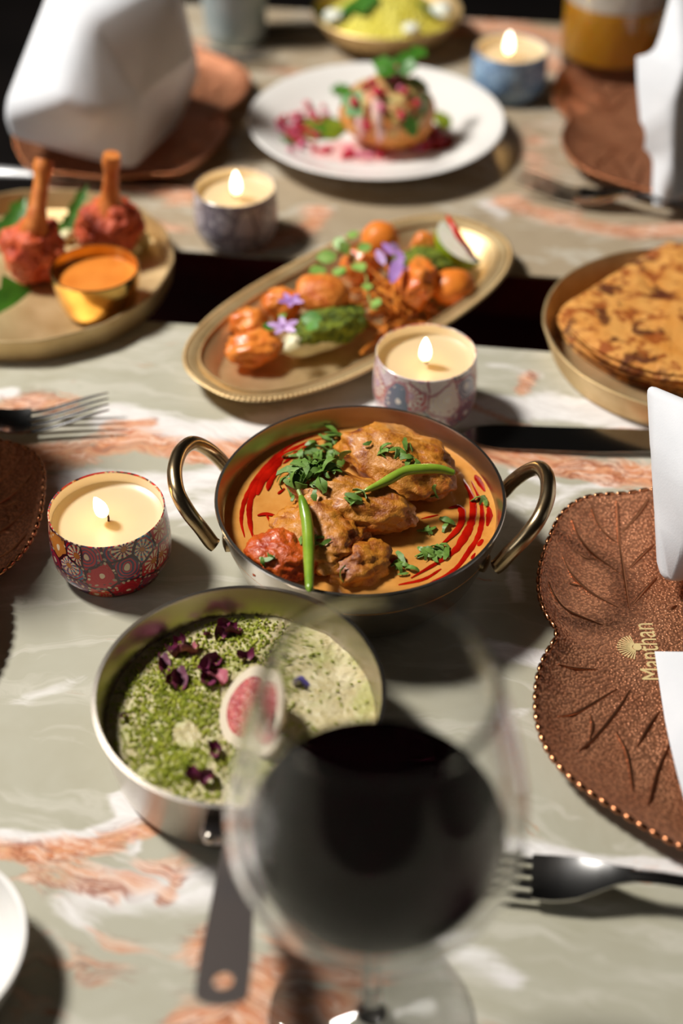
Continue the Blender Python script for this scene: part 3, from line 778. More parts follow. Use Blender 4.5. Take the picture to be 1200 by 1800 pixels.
# inner wall added to imitate pale edge reflections; the wine stands in this cup
cup_o = [(max(r - 0.0046 * min(1.0, max(0.0, (0.203 - z) / 0.045)) , 0.0), z + (0.0046 * max(0.0, (0.118 - z) / 0.044) if z < 0.118 else 0)) for r, z in inner[1:] if z < 0.201]
cup_o = [(r, z) for r, z in cup_o if r > 0.001]
def inset(pr, d):
    out = []
    for i, (r, z) in enumerate(pr):
        a = pr[max(i - 1, 0)]; b2 = pr[min(i + 1, len(pr) - 1)]
        tx, tz = b2[0] - a[0], b2[1] - a[1]; L = math.hypot(tx, tz) or 1
        out.append((max(r - tz / L * d, 0.0004), z + tx / L * d))
    return out
cup_i = inset(cup_o, 0.0008)
G().lathe([(0, cup_o[0][1] - 0.0002)] + cup_o + cup_i[::-1] + [(0, cup_i[0][1])], 128).build('added_inner_wall', M['addedglass'], wine_t, angle=80)
inner = [(0, cup_i[0][1])] + cup_i
wp = [(max(r - 0.0003 + 0.0, 0), z) for r, z in inner if z < wl - 0.001]
rs_ = np.interp(wl, [z for _, z in inner], [r for r, _ in inner])
wp = [(0, inner[0][1] - 0.0004)] + [(r + 0.0003, z - 0.0001) for r, z in inner[1:] if z < wl - 0.001] + [(rs_ + 0.0003, wl + 0.0003), (rs_ - 0.0012, wl), (0, wl)]
M['wine'] = pm('red_wine', c(14, 2, 5), 0.05, 0, Specular_IOR_Level=0.04)
z0 = wp[0][1]
wine = G().lathe([(r, z - z0) for r, z in wp], 128).build('red_wine', M['wine'], None, (wg.x, wg.y, T + z0), angle=50)
tag(wine, 'dark red wine half filling the stemmed glass', 'wine')
# ---------------------------------------------------------------- oval brass tray with starters
TA = Vector((-0.0406, 0.736)); TB = Vector((0.0625, 0.842))
tc = (TA + TB) / 2 + Vector((-0.0016, 0.0016)); tang = math.atan2((TB - TA).y, (TB - TA).x)
TAx, TBx = 0.1325, 0.0625
tray = thing('oval_tray', 'oval aged brass tray with beaded rim holding the fried starters', 'tray', (tc.x, tc.y, T), tang)
def sup(a, b, an, e=2.55):
    ca, sa = math.cos(an), math.sin(an)
    return (a * math.copysign(abs(ca) ** (2 / e), ca), b * math.copysign(abs(sa) ** (2 / e), sa))
def oval_loft(prof, K=120):
    """prof: (inset from the rim, z); closed loop from the middle of the underside round to the middle of the floor"""
    g = G(); vs = []; rows = []
    for ins, z in prof:
        if ins is None: rows.append([len(vs)]); vs.append((0, 0, z)); continue
        row = []
        for k in range(K):
            x, y = sup(TAx - ins, TBx - ins, 2 * PI * k / K); row.append(len(vs)); vs.append((x, y, z))
        rows.append(row)
    fs = []
    for A, B in zip(rows, rows[1:]):
        for k in range(K):
            k2 = (k + 1) % K
            if len(A) == 1: fs.append((A[0], B[k2], B[k]))
            elif len(B) == 1: fs.append((A[k], A[k2], B[0]))
            else: fs.append((A[k], A[k2], B[k2], B[k]))
    return g.add(vs, fs)
ZR = 0.0165
oval_loft([(None, 0), (0.024, 0), (0.021, 0.0015), (0.0135, ZR - 0.003), (0.002, ZR - 0.0016), (0.0, ZR - 0.0008), (0.0006, ZR), (0.004, ZR - 0.0004), (0.0095, ZR - 0.0012), (0.0115, ZR - 0.003),
           (0.0155, 0.007), (0.018, 0.0032), (0.023, 0.0016), (None, 0.0016)]).build('body', M['brass'], tray, angle=60)
g = G()
per = [Vector((*sup(TAx - 0.0016, TBx - 0.0016, 2 * PI * k / 3000), ZR)) for k in range(3000)]
acc = 0; last = per[0]; beads = [per[0]]
for q in per[1:]:
    acc += (q - last).length; last = q
    if acc >= 0.0031: beads.append(q); acc = 0
for q in beads: g.blob(q, (0.00155, 0.00155, 0.0013), 0, 1, 1)
tag(g.build('beaded_rim', M['brass'], tray, angle=180), kind='stuff')
g = G()
ring = [Vector((*sup(TAx - 0.0105, TBx - 0.0105, 2 * PI * k / 160), ZR - 0.0008)) for k in range(161)]
g.tube(ring, 0.0008, 6, cap=False).build('rim_groove', M['brass'], tray)
M['orangefood'] = pm('orange_masala', c(236, 142, 58), 0.3, 0, c(218, 98, 28), 85, 0.4, 0.7, bump=0.6, bsc=220, bd=0.0012, Coat_Weight=0.3, Subsurface_Weight=0.06, Subsurface_Radius=(0.004, 0.002, 0.001))
M['orangefry'] = pm('orange_fried_batter', c(232, 138, 54), 0.4, 0, c(200, 84, 24), 95, 0.42, 0.72, bump=0.9, bsc=260, bd=0.0016)
M['carrot'] = pm('smooth_orange', c(236, 138, 46), 0.42, 0, c(222, 112, 30), 40)
M['herb'] = pm('herb_crust', c(130, 142, 22), 0.8, 0, c(66, 84, 10), 230, 0.35, 0.65, bump=1.0, bsc=420, bd=0.002)
M['palefish'] = pm('pale_flesh', c(226, 220, 186), 0.4, 0, c(206, 196, 150), 60)
def tf(*a, **k): return food(*a, **k)
FZ = 0.3
tf('masala_prawn', 447, 612, 1.3, (1.75, 1.35, 1.0), M['orangefood'], 'curled orange masala prawn at the near end of the oval tray', 'prawn', 20, 0, 0.26, 1.8, 31)
tf('masala_prawn', 440, 571, 1.3, (1.2, 1.2, 1.0), M['orangefood'], 'small orange masala prawn behind the one at the tray\'s near end', 'prawn', 60, 0, 0.24, 1.8, 33)
tf('masala_prawn', 496, 535, 1.4, (1.3, 1.1, 1.1), M['orangefood'], 'orange masala prawn under the darker purple flower', 'prawn', 10, 0, 0.22, 1.8, 35)
fish = thing('herb_crusted_fish', 'pale fish piece under dark green herb crust at the front of the tray', 'fish', P(570, 610, 0.2), math.radians(34))
G().blob((-0.004, 0, 0.010), (0.027, 0.0125, 0.0095), 0.12, 1.6, 4, 41).build('fillet', M['palefish'], fish)
hg = G().blob((0.0045, 0.0, 0.0145), (0.0265, 0.0145, 0.011), 0.2, 2.0, 5, 43)
hg.build('herb_crust', M['herb'], fish, angle=90)
tf('scallop_cake', 566, 517, 2.6, (1.85, 1.7, 1.15), M['orangefry'], 'round golden orange fried cake in the middle of the tray', 'fritter', 0, 12, 0.12, 1.6, 45, ridge=0.05)
tf('fried_ball', 668, 420, 2.1, (1.32, 1.32, 1.2), M['carrot'], 'smooth orange ball under the purple petals at the tray\'s far side', 'fritter', 0, 0, 0.05, 1.3, 47)
tf('fried_ball', 795, 505, 1.6, (1.5, 1.35, 1.2), M['carrot'], 'smooth orange ball below the lime wedge', 'fritter', 20, 0, 0.06, 1.3, 49)
tf('masala_prawn', 732, 498, 2.0, (1.3, 1.9, 1.5), M['orangefood'], 'upright orange masala prawn left of the ball below the lime', 'prawn', -10, 20, 0.3, 1.7, 51)
tf('masala_prawn', 744, 432, 1.3, (0.9, 0.9, 1.0), M['orangefood'], 'small orange prawn tip behind the lime wedge', 'prawn', 0, 0, 0.2, 1.7, 53)
tf('masala_prawn', 632, 470, 1.6, (1.3, 1.0, 1.2), M['orangefood'], 'orange masala prawn half hidden under the microgreens', 'prawn', 0, 0, 0.25, 1.7, 55)
g = G().blob(P(744, 464, 1.5), (0.019, 0.0115, 0.0105), 0.22, 2.0, 5, 57, math.radians(-12))
solid('herb_crusted_bite', g, M['herb'], 'dark green herb-crusted bite beside the lime wedge', 'starter', angle=90)
M['straw'] = pm('fried_potato_straw', c(220, 138, 50), 0.4, 0, c(176, 88, 24), 120, 0.35, 0.7)
rs = random.Random(12)
for k in range(58):
    px = rs.gauss(690, 30); py = rs.gauss(522, 24)
    h = 0.45 + 2.0 * math.exp(-(((px - 690) / 44) ** 2 + ((py - 515) / 34) ** 2)) * rs.uniform(0.4, 1.0)
    p = P(px, py, h); an = rs.uniform(0, PI); L = rs.uniform(0.009, 0.016); el = rs.uniform(-0.25, 0.35)
    d = Vector((math.cos(an) * math.cos(el), math.sin(an) * math.cos(el), math.sin(el)))
    sd = Vector((rs.uniform(-1, 1), rs.uniform(-1, 1), rs.uniform(-0.2, 0.8))) * 0.003
    pts = spline([p - d * L, p + sd, p + d * L], 4)
    zmin = T + 0.003
    pts = [Vector((q.x, q.y, max(q.z, zmin))) for q in pts]
    solid('potato_straw', G().tube(pts, rs.uniform(0.0009, 0.0016), 6), M['straw'], 'thin crisp fried potato straw in the heap behind the pale candle', 'fried straw', 'fried potato straws on the tray')
for px, py, h, dx, dy in [(676, 575, 0.6, 3, 40), (655, 600, 0.5, 20, -20), (720, 565, 0.5, 30, 6), (740, 545, 0.5, 34, -12), (700, 560, 0.7, 26, 16)]:
    pts = spline([P(px - dx, py - dy, h + 0.4), P(px + 2, py, h), P(px + dx, py + dy, h)], 4)
    solid('potato_straw', G().tube(pts, 0.0013, 6), M['straw'], 'thin crisp fried potato straw in the heap behind the pale candle', 'fried straw', 'fried potato straws on the tray')
# lime wedge with a strip of red chili
lw = P(802, 462, 0.25)
lime = thing('lime_wedge', 'lime wedge standing at the far end of the oval tray', 'lime', lw)
n = NT('lime_flesh'); v = n.obj()
M['limeflesh'] = n.set(Base_Color=n.ramp(n.noise(v, 260, 4, dist=1.0), [(0.35, c(232, 232, 200)), (0.65, c(244, 242, 226))]), Roughness=0.25, Subsurface_Weight=0.2, Subsurface_Radius=(0.004, 0.004, 0.002))
M['limerind'] = pm('lime_rind', c(150, 168, 30), 0.35, 0, c(120, 146, 24), 80, bump=0.2, bsc=600)
M['redchili'] = pm('red_chili_strip', c(214, 40, 16), 0.3, 0, c(190, 26, 12), 60)
A_ = P(780, 388, 3.4); B_ = P(846, 460, 1.9); Mx = (A_ + B_) / 2; RL = (B_ - A_).length / 2
u_ = (B_ - A_).normalized(); v_ = P(758, 466, 2.9) - Mx; v_ = (v_ - u_ * v_.dot(u_)).normalized(); w_ = u_.cross(v_)
sg = 1 if w_.y > 0 else -1
def lpt(t_, s_, r=1.0):
    an = PI * t_; ph = s_ * math.radians(64) * sg
    return Mx + u_ * (RL * math.cos(an)) + (v_ * math.cos(ph) + w_ * math.sin(ph)) * (RL * 0.92 * r * math.sin(an)) - lw
K = 28; J = 8
G().add([lpt(i / K, j / J, 1.0) for i in range(K + 1) for j in range(J + 1)], [(i * (J + 1) + j, i * (J + 1) + j + 1, (i + 1) * (J + 1) + j + 1, (i + 1) * (J + 1) + j) for i in range(K) for j in range(J)]).build('rind', M['limerind'], lime)
for s_ in (0.0, 1.0):
    e_ = 0.012 if s_ == 0 else -0.012
    pv = [lpt(i / K, s_ - e_, 0.97) for i in range(K + 1)]
    pv2 = [lpt(i / K, s_ + e_, 0.97) for i in range(K + 1)]
    n_ = K + 1
    G().add(pv + pv2, [tuple(range(n_)), tuple(range(2 * n_ - 1, n_ - 1, -1))] + [(i, i + n_, (i + 1) % n_ + n_, (i + 1) % n_) for i in range(n_)]).build('flesh', M['limeflesh'], lime, smooth=False)
pts = spline([P(786, 380, 4.2), P(797, 398, 4.0), P(808, 418, 3.5), P(826, 440, 2.7), P(834, 452, 2.2)], 6); m = len(pts)
solid('red_chili_strip', G().tube(pts, [0.0027 * (0.35 + 0.65 * math.sin(PI * (i + 0.8) / (m + 1))) for i in range(m)], 10, 0.6), M['redchili'], 'curved red chili strip draped over the lime wedge', 'chili')
# microgreens
M['micro'] = pm('microgreen_leaf', c(150, 182, 92), 0.45, 0, c(112, 156, 60), 120)
M['microdark'] = pm('herb_leaf', c(66, 122, 36), 0.45, 0, c(96, 146, 52), 90)
M['microstem'] = pm('microgreen_stem', c(160, 176, 96), 0.5)
def leaf(g, base, d, L, W, nrm=(0, 0, 1), curl=0.25, th=0.0003, lobes=0):
    d = Vector(d).normalized(); nrm = Vector(nrm); s = d.cross(nrm).normalized(); u = s.cross(d)
    K = 8; vs = []
    for lay in (0, 1):
        for i in range(K + 1):
            t = i / K; ww = W * 0.5 * (math.sin(PI * min(0.97, 0.04 + t * 0.93)) ** 0.75)
            if lobes: ww *= 1 + 0.28 * math.sin(t * lobes * 2 * PI)
            for j in (-1, -0.5, 0, 0.5, 1):
                q = Vector(base) + d * (L * t) + s * (ww * j) + u * (curl * L * (t * t * -0.6 + 0.12 * abs(j)) + lay * th)
                vs.append(q)
    n5 = 5; o = (K + 1) * n5; fs = []
    for i in range(K):
        for j in range(4):
            a = i * n5 + j; q = (a, a + 1, a + n5 + 1, a + n5); fs.append(q); fs.append(tuple(reversed([x + o for x in q])))
        a = i * n5; fs.append((a, a + n5, a + n5 + o, a + o)); a += 4; fs.append((a, a + o, a + n5 + o, a + n5))
    return g.add(vs, fs)
def sprig(name, pix_stem, hs, leaves, label, cat, mat_leaf, size, group=None, lobes=0, seed=0):
    r = random.Random(seed)
    pts = spline([P(x, y, h) for (x, y), h in zip(pix_stem, hs)], 6)
    b = pts[0].copy(); t = thing(name, label, cat, b, 0, group)
    G().tube([p - b for p in pts], 0.0006, 6).build('stem', M['microstem'], t)
    for (px, py, h, dx, dy, k) in leaves:
        p = P(px, py, h); d = Vector((dx, -dy, r.uniform(0.0, 0.5)))
        nr = Vector((r.uniform(-0.3, 0.1), r.uniform(-0.8, -0.2), 1))
        leaf(G(), p - b, d, size * k, size * k * 0.8, nr, r.uniform(0.1, 0.4), lobes=lobes).build('leaf', mat_leaf, t, angle=80)
sprig('microgreen_sprig', [(640, 480), (622, 455), (600, 440), (585, 452)], [2.4, 3.0, 3.3, 3.2],
      [(590, 452, 3.2, -1, 0.1, 1.3), (606, 436, 3.4, -0.7, -0.7, 1.1), (618, 420, 3.6, 0.1, -1, 1.0), (612, 446, 3.4, -0.3, -0.2, 1.0), (628, 440, 3.4, 0.9, -0.2, 1.0), (572, 475, 3.0, -1, 0.5, 1.2), (600, 470, 3.2, -0.2, 0.8, 1.2), (625, 465, 3.2, 0.3, 0.9, 1.3), (585, 478, 3.1, 0.8, 0.3, 0.9)],
      'pale green microgreen sprig on top of the tray\'s starters', 'microgreen', M['micro'], 0.0098, 'microgreens on the tray', seed=3)
sprig('microgreen_sprig', [(642, 470), (645, 500), (650, 530), (660, 545)], [3.2, 3.0, 2.6, 2.2],
      [(646, 500, 3.0, -0.1, 1, 1.1), (655, 530, 2.6, 0.5, 0.8, 1.1), (660, 540, 2.4, -0.3, 1, 0.9)],
      'trailing green microgreen sprig hanging over the fried potato straws', 'microgreen', M['micro'], 0.0080, seed=5)
sprig('microgreen_sprig', [(490, 575), (478, 578)], [2.3, 2.5], [(482, 577, 2.5, -1, 0.1, 1.0), (498, 560, 2.6, -0.3, -1, 0.9), (530, 560, 3.2, 0.7, 0.2, 1.6), (540, 572, 3.1, 0.5, 0.6, 1.3)],
      'green microgreen leaves beside the pale purple flower', 'microgreen', M['microdark'], 0.0078, seed=6)
# edible flowers
M['lilac'] = pm('lilac_petal', c(190, 148, 206), 0.5, 0, c(214, 184, 226), 120)
M['purple'] = pm('purple_petal', c(164, 116, 190), 0.5, 0, c(186, 146, 208), 120)
M['flowerheart'] = pm('flower_heart', c(120, 50, 120), 0.5)
def flower(px, py, h, L, mat, label, pet, tilt=0.3, a0=0.0):
    p = P(px, py, h); t = thing('edible_flower', label, 'flower', p)
    for k in range(pet):
        an = a0 + 2 * PI * k / pet
        leaf(G(), (0, 0, 0.0004), (math.cos(an), math.sin(an), tilt), L, L * 0.42, (0, -0.35, 1), 0.2).build('petal', mat, t, angle=80)
    G().blob((0, 0, 0.0010), (0.0013, 0.0013, 0.0011), 0.1, 2, 2).build('heart', M['flowerheart'], t)
flower(498, 577, 3.1, 0.0105, M['lilac'], 'pale lilac flower nearest the tray\'s near end', 5, 0.25, 0.5)
flower(511, 531, 3.0, 0.0088, M['purple'], 'darker purple flower against the round fried cake', 5, 0.25, 0.9)
for i, (p0, p1, h, L) in enumerate([((672, 428), (690, 445), 3.9, 0.013), ((684, 430), (700, 436), 4.1, 0.012), ((703, 452), (690, 490), 3.6, 0.021), ((662, 440), (674, 462), 3.8, 0.014), ((694, 440), (710, 455), 3.8, 0.012), ((706, 472), (720, 470), 3.4, 0.009)]):
    a_ = P(*p0, h); b_ = P(*p1, h - 0.3)
    g = leaf(G(), a_, (b_ - a_), (b_ - a_).length * 1.1, L * 0.42, (0.1, -0.5, 1), 0.15)
    solid('onion_petal', g, M['lilac' if i % 2 else 'purple'], 'loose lilac flower petal scattered below the smooth orange ball at the tray\'s far side', 'petal', 'loose purple petals on the tray', angle=80)

# ---------------------------------------------------------------- brass plate with drumsticks
LPc = Vector((-0.2125, 0.8375, T)); LR = 0.0990; LH = 0.018
def facet(a, n=14, k=0.012): return 1 - k * abs(math.sin(a * n / 2)) ** 0.8
lp = thing('brass_plate', 'flat round brass plate under the fried drumsticks', 'plate', LPc)
G().lathe([(0, 0), (LR * 0.955, 0), (LR * 0.97, 0.001), (LR, LH - 0.0008), (LR - 0.0006, LH), (LR - 0.0018, LH), (LR - 0.0024, LH - 0.001), (LR * 0.945, 0.004), (LR * 0.93, 0.003), (0, 0.003)], 112, facet).build('body', M['brass'], lp, angle=35)
M['tandoori'] = pm('red_fried_chicken', c(214, 96, 48), 0.5, 0, c(170, 52, 24), 70, 0.36, 0.66, bump=1.0, bsc=170, bd=0.003)
M['bone'] = pm('fried_bone', c(216, 132, 58), 0.5, 0, c(186, 92, 34), 90, bump=0.4, bsc=200)
def drumstick(px, py, h, rad, bone_top, label, seed, neck):
    p = P(px, py, h); base = Vector((p.x, p.y, T + 0.0032)); t = thing('fried_drumstick', label, 'drumstick', base, 0)
    zc_ = p.z - base.z
    G().blob((0, 0, zc_), rad, 0.22, 1.9, 5, seed, 0.3, 0, 0.04, flat=zc_ * 0.96).build('meat', M['tandoori'], t, angle=90)
    nb = P(*neck) - base; tp = P(*bone_top) - base
    pts = spline([Vector((0, 0, zc_)), nb * 0.5 + Vector((0, 0, zc_)) * 0.5, nb, nb * 0.5 + tp * 0.5, tp], 6); m = len(pts)
    k_ = [0.016, 0.0135, 0.0085, 0.0052, 0.0050]
    rr = [np.interp(i / (m - 1), [0, 0.25, 0.5, 0.62, 0.8, 0.93, 1.0], [0.016, 0.0125, 0.0072, 0.0056, 0.0050, 0.0066, 0.0058]) * (1 + 0.1 * mnoise.noise(pts[i] * 150)) for i in range(m)]
    G().tube(pts, rr, 14).build('bone', M['bone'], t)
drumstick(62, 440, 2.4, (0.0215, 0.0215, 0.0225), (78, 280, 8.2), 'fried chicken drumstick with bone upright, at the photo edge', 61, (64, 382, 5.0))
drumstick(193, 400, 2.4, (0.0235, 0.0215, 0.0205), (196, 272, 8.0), 'fried chicken drumstick with bone upright, just behind the sauce cup', 66, (194, 345, 4.8))
scx = P(166, 470, 3.4)
cup = thing('sauce_cup', 'small brass cup of orange dipping sauce on the brass plate', 'cup', (scx.x, scx.y, T + 0.0031))
RC = MPP(166, 470, 3.4) * 79; HC = 0.031
G().lathe([(0, 0), (RC * 0.74, 0), (RC * 0.78, 0.0006), (RC * 0.89, HC * 0.28), (RC * 0.97, HC * 0.7), (RC, HC - 0.0006), (RC - 0.0005, HC), (RC - 0.0014, HC - 0.0002), (RC * 0.94, HC * 0.7), (RC * 0.86, HC * 0.28), (RC * 0.72, 0.002), (0, 0.0018)], 72).build('body', M['brasscup'], cup)
M['sauce'] = pm('orange_sauce', c(224, 136, 54), 0.3, 0, c(212, 120, 42), 60, Coat_Weight=0.2)
sz = HC * 0.72
tag(G().lathe([(0, 0), (RC * 0.6, 0.0004), (RC * 0.79, HC * 0.27), (RC * 0.935, sz - 0.0012), (RC * 0.925, sz - 0.0018), (0, sz - 0.002)], 64).build('dipping_sauce', M['sauce'], None, (scx.x, scx.y, T + 0.0031 + 0.0021)),
    'orange dipping sauce in the small brass cup', 'sauce')
M['leafgreen'] = pm('salad_leaf', c(70, 126, 30), 0.45, 0, c(44, 92, 22), 70)
def loose_leaf(pix, h0, h1, W, label, cat='leaf', mat=None, group=None, lobes=2):
    a_ = P(*pix[0], h0); b_ = P(*pix[1], h1); d = b_ - a_
    g = leaf(G(), a_, d, d.length, W, (0.1, -0.75, 0.7), 0.3, 0.0004, lobes)
    return solid('salad_leaf', g, mat or M['leafgreen'], label, cat, group, angle=80)
loose_leaf(((8, 425), (42, 345)), 1.2, 3.6, 0.014, 'upright green leaf behind the drumstick at the photo edge', lobes=3)
loose_leaf(((-25, 430), (12, 385)), 0.8, 2.5, 0.013, 'broad green leaf at the very edge of the brass plate', lobes=2)
loose_leaf(((118, 400), (150, 325)), 0.9, 3.6, 0.009, 'narrow green leaf standing between the two drumsticks', lobes=3)
loose_leaf(((100, 410), (140, 385)), 0.5, 1.4, 0.014, 'low green leaf lying between the two drumsticks', lobes=2)
loose_leaf(((-10, 545), (60, 505)), 0.45, 0.7, 0.03, 'flat dark green leaf under the drumstick at the photo edge', lobes=2)
M['onion'] = pm('pale_onion', c(226, 216, 170), 0.35, 0, c(206, 196, 130), 60)
for px, py, r_, lb in [(140, 372, 0.55, 'pale onion bit beside the narrow green leaf'), (118, 415, 0.6, 'pale onion bit low between the drumsticks'), (248, 420, 0.75, 'pale yellow onion wedge right of the sauce cup\'s drumstick'), (235, 440, 0.5, 'pale onion bit against the brass plate rim')]:
    food('onion_piece', px, py, 0.35 + r_ * 0.8, (r_, r_ * 0.8, r_ * 0.8), M['onion'], lb, 'onion', 30, 0, 0.2, 1.6, int(px), 3)

# ---------------------------------------------------------------- paratha plate
RPc = Vector((0.221, 0.754, T)); RR = 0.0935; RH = 0.022
rp = thing('brass_dish', 'deep round brass dish of parathas cut off by the photo edge', 'dish', RPc)
G().lathe([(0, 0), (RR * 0.90, 0), (RR * 0.925, 0.0015), (RR, RH - 0.0008), (RR - 0.0006, RH), (RR - 0.0018, RH), (RR - 0.0024, RH - 0.001), (RR * 0.905, 0.004), (RR * 0.89, 0.0028), (0, 0.0028)], 112, lambda a: facet(a, 10, 0.006)).build('body', M['brass'], rp, angle=35)
n = NT('paratha'); v = n.obj()
wv = n.vm('ADD', v, n.vm('SCALE', n.vm('SUBTRACT', n.noise(v, 60, 3, col=True), (0.5, 0.5, 0.5)), sc=0.018))
base = n.ramp(n.noise(v, 30, 5), [(0.3, c(212, 138, 58)), (0.5, c(226, 162, 84)), (0.7, c(204, 124, 46))])
sp1 = n.ramp(n.noise(wv, 105, 3, 0.5), [(0.50, 0), (0.60, 1)])
base = n.mix(n.math('MULTIPLY', sp1, 0.9), base, c(150, 70, 20))
sp2 = n.ramp(n.noise(wv, 62, 3, 0.5), [(0.57, 0), (0.64, 1)])
base = n.mix(n.math('MULTIPLY', sp2, 0.92), base, c(84, 34, 12))
n.bump(n.noise(wv, 130, 5), 0.0016, 0.8)
M['paratha'] = n.set(Base_Color=base, Roughness=0.42, Coat_Weight=0.15)
e1 = P(977, 545, 2.0); e2 = P(1142, 442, 2.0)
dr = (e2 - e1); dr.z = 0; dr.normalize(); nr_ = Vector((dr.y, -dr.x, 0))
def paratha(z0, R, shift, rot, label, layers, seed):
    """a flat bread folded in half: leaves joined along the straight fold"""
    cut = 0.052
    o0 = e1 + dr * (math.sqrt(R * R - cut * cut) + shift[0]) + nr_ * (cut + shift[1])
    base_ = Vector((o0.x, o0.y, T + z0)); t = thing('paratha', label, 'paratha', base_, math.atan2(dr.y, dr.x) + rot, 'folded parathas in the brass dish')
    for L in range(layers):
        g = G(); K = 72; J = 14; th = 0.0026; zz = L * 0.0030
        vs = []
        for lay in (0, 1):
            for j in range(J + 1):
                for k in range(K + 1):
                    an = PI * 0.5 - 2 * PI * k / K; lim = cut / max(1e-6, math.sin(an)) if math.sin(an) > 1e-4 else 9
                    r = min(R * (1 - 0.015 * L) * (1 + 0.03 * mnoise.noise(Vector((math.cos(an) * 2, math.sin(an) * 2, seed + L)))), lim) * j / J
                    x, y = r * math.cos(an), r * math.sin(an)
                    z = zz + 0.0012 * mnoise.noise(Vector((x * 40, y * 40, seed + L))) + 0.0012 * mnoise.noise(Vector((x * 110, y * 110, seed)))
                    rim = 0.35 if j == J else 1
                    vs.append((x, y, z + 0.0012 + (th * rim if lay else 0)))
        o = (J + 1) * (K + 1); fs = []
        for j in range(J):
            for k in range(K):
                a = j * (K + 1) + k; q = (a, a + 1, a + K + 2, a + K + 1)
                fs.append(q); fs.append(tuple(x + o for x in reversed(q)))
        for k in range(K):
            a = J * (K + 1) + k; fs.append((a, a + 1, a + 1 + o, a + o))
        g.add(vs, fs).build('layer', M['paratha'], t, angle=60)
paratha(0.0030, 0.0785, (0.006, 0.0), 0.05, 'folded paratha at the bottom of the brass dish\'s stack', 2, 3)
paratha(0.0096, 0.0795, (0.0035, -0.001), -0.03, 'folded paratha in the middle of the brass dish\'s stack', 2, 9)
paratha(0.0162, 0.0785, (0.0, 0.001), 0.0, 'browned folded paratha on top of the brass dish\'s stack', 2, 14)

# ---------------------------------------------------------------- white plate with dressed fritter
a = P(662, 108, 2.2); b = P(662, 315, 2.2)
WP = Vector((0.0272, (a.y + b.y) / 2, T)); WR = 0.101
wpl = G().lathe([(0, 0.002), (0.052, 0.002), (0.054, 0), (0.058, 0), (0.062, 0.004), (0.09, 0.0155), (WR - 0.001, 0.0205), (WR, 0.0215), (WR - 0.0012, 0.0222), (WR - 0.006, 0.0208), (0.085, 0.0165), (0.072, 0.0108), (0.062, 0.0075), (0.03, 0.0062), (0, 0.0060)], 112).build('dinner_plate', M['porcelain'], None, WP)
tag(wpl, 'round white porcelain plate holding a dressed fritter', 'plate')
n = NT('dressed_fritter'); v = n.obj()
fc = n.ramp(n.noise(v, 60, 5), [(0.3, c(190, 90, 34)), (0.5, c(222, 146, 66)), (0.7, c(196, 110, 44))])
zz = n.xyz(v)[2]
top = n.ramp(n.math('ADD', n.math('MULTIPLY', zz, 14), n.math('MULTIPLY', n.noise(v, 70, 4), 0.9)), [(0.72, 0), (0.95, 1)])
fc = n.mix(top, fc, n.ramp(n.noise(v, 120, 5), [(0.3, c(96, 110, 30)), (0.45, c(206, 178, 110)), (0.6, c(170, 60, 40)), (0.75, c(196, 190, 90))]))
n.bump(n.noise(v, 220, 5), 0.0018, 0.9)
M['fritter'] = n.set(Base_Color=fc, Roughness=0.4)
fr = solid('dressed_fritter', G().blob(P(682, 196, 3.1), (0.036, 0.033, 0.027), 0.1, 1.7, 5, 71, flat=0.024), M['fritter'], 'large round fritter covered in toppings in the middle of the white plate', 'fritter', angle=90)
M['yogurt'] = pm('pink_yogurt', c(232, 196, 188), 0.3, 0, c(222, 160, 158), 60)
M['tamarind'] = pm('tamarind_sauce', c(120, 20, 16), 0.2, 0, c(160, 40, 26), 60)
M['mintsauce'] = pm('mint_sauce', c(132, 140, 40), 0.3, 0, c(96, 116, 26), 60)
def puddle(px, py, rx, ry, mat, label, seed, parent_targets=None, h=0.72, thick=0.0016):
    g = G(); p = P(px, py, h)
    g.blob(p, (rx, ry, thick), 0.28, 1.7, 4, seed)
    g.v = [(x, y, max(z, T + h / 100 - 0.0003)) for x, y, z in g.v]
    solid('sauce_drizzle', g, mat, label, 'sauce', angle=90)
puddle(640, 268, 0.045, 0.016, M['yogurt'], 'pink yogurt pooled in front of the fritter', 3)
puddle(560, 225, 0.022, 0.020, M['mintsauce'], 'green mint sauce pooled left of the fritter', 5)
puddle(745, 250, 0.030, 0.016, M['tamarind'], 'dark red tamarind sauce pooled at the fritter\'s foot on the shadow side', 8)
puddle(785, 205, 0.012, 0.020, M['mintsauce'], 'dark green sauce pooled in the fritter\'s shadow', 12)
def drape(pix, w, mat, label, targets, h=4):
    pts = []
    for x, y in pix:
        q, nn = drop(x, y, h, targets); pts.append(q + nn * 0.0006)
    pts = spline(pts, 4); m = len(pts)
    solid('sauce_drizzle', G().tube(pts, [w * (0.5 + 0.5 * math.sin(PI * (i + 1) / (m + 1))) for i in range(m)], 8, 0.5), mat, label, 'sauce')
drape([(660, 175), (664, 200), (668, 225), (668, 250)], 0.0045, M['yogurt'], 'stripe of pink yogurt running down the fritter\'s front', [fr])
drape([(632, 205), (634, 225), (636, 245)], 0.0036, M['yogurt'], 'short stripe of pink yogurt left of the fritter\'s main stripe', [fr])
drape([(648, 185), (647, 210), (646, 240)], 0.0030, M['tamarind'], 'thin red tamarind stripe between the yogurt stripes', [fr])
M['pom'] = pm('pomegranate_seed', c(206, 50, 74), 0.18, 0, c(176, 26, 50), 200, Subsurface_Weight=0.2, Subsurface_Radius=(0.004, 0.001, 0.001))
M['pinkbit'] = pm('pink_radish_bit', c(214, 120, 146), 0.4, 0, c(190, 70, 110), 200)
PM = []
for i in range(4):
    me = G().blob((0, 0, 0.002), (0.0034, 0.0026, 0.0025), 0.16, 1.4, 2, i + 90).mesh('pomegranate_seed', angle=180); me.materials.append(M['pom' if i < 3 else 'pinkbit']); PM.append(me)
r9 = random.Random(21)
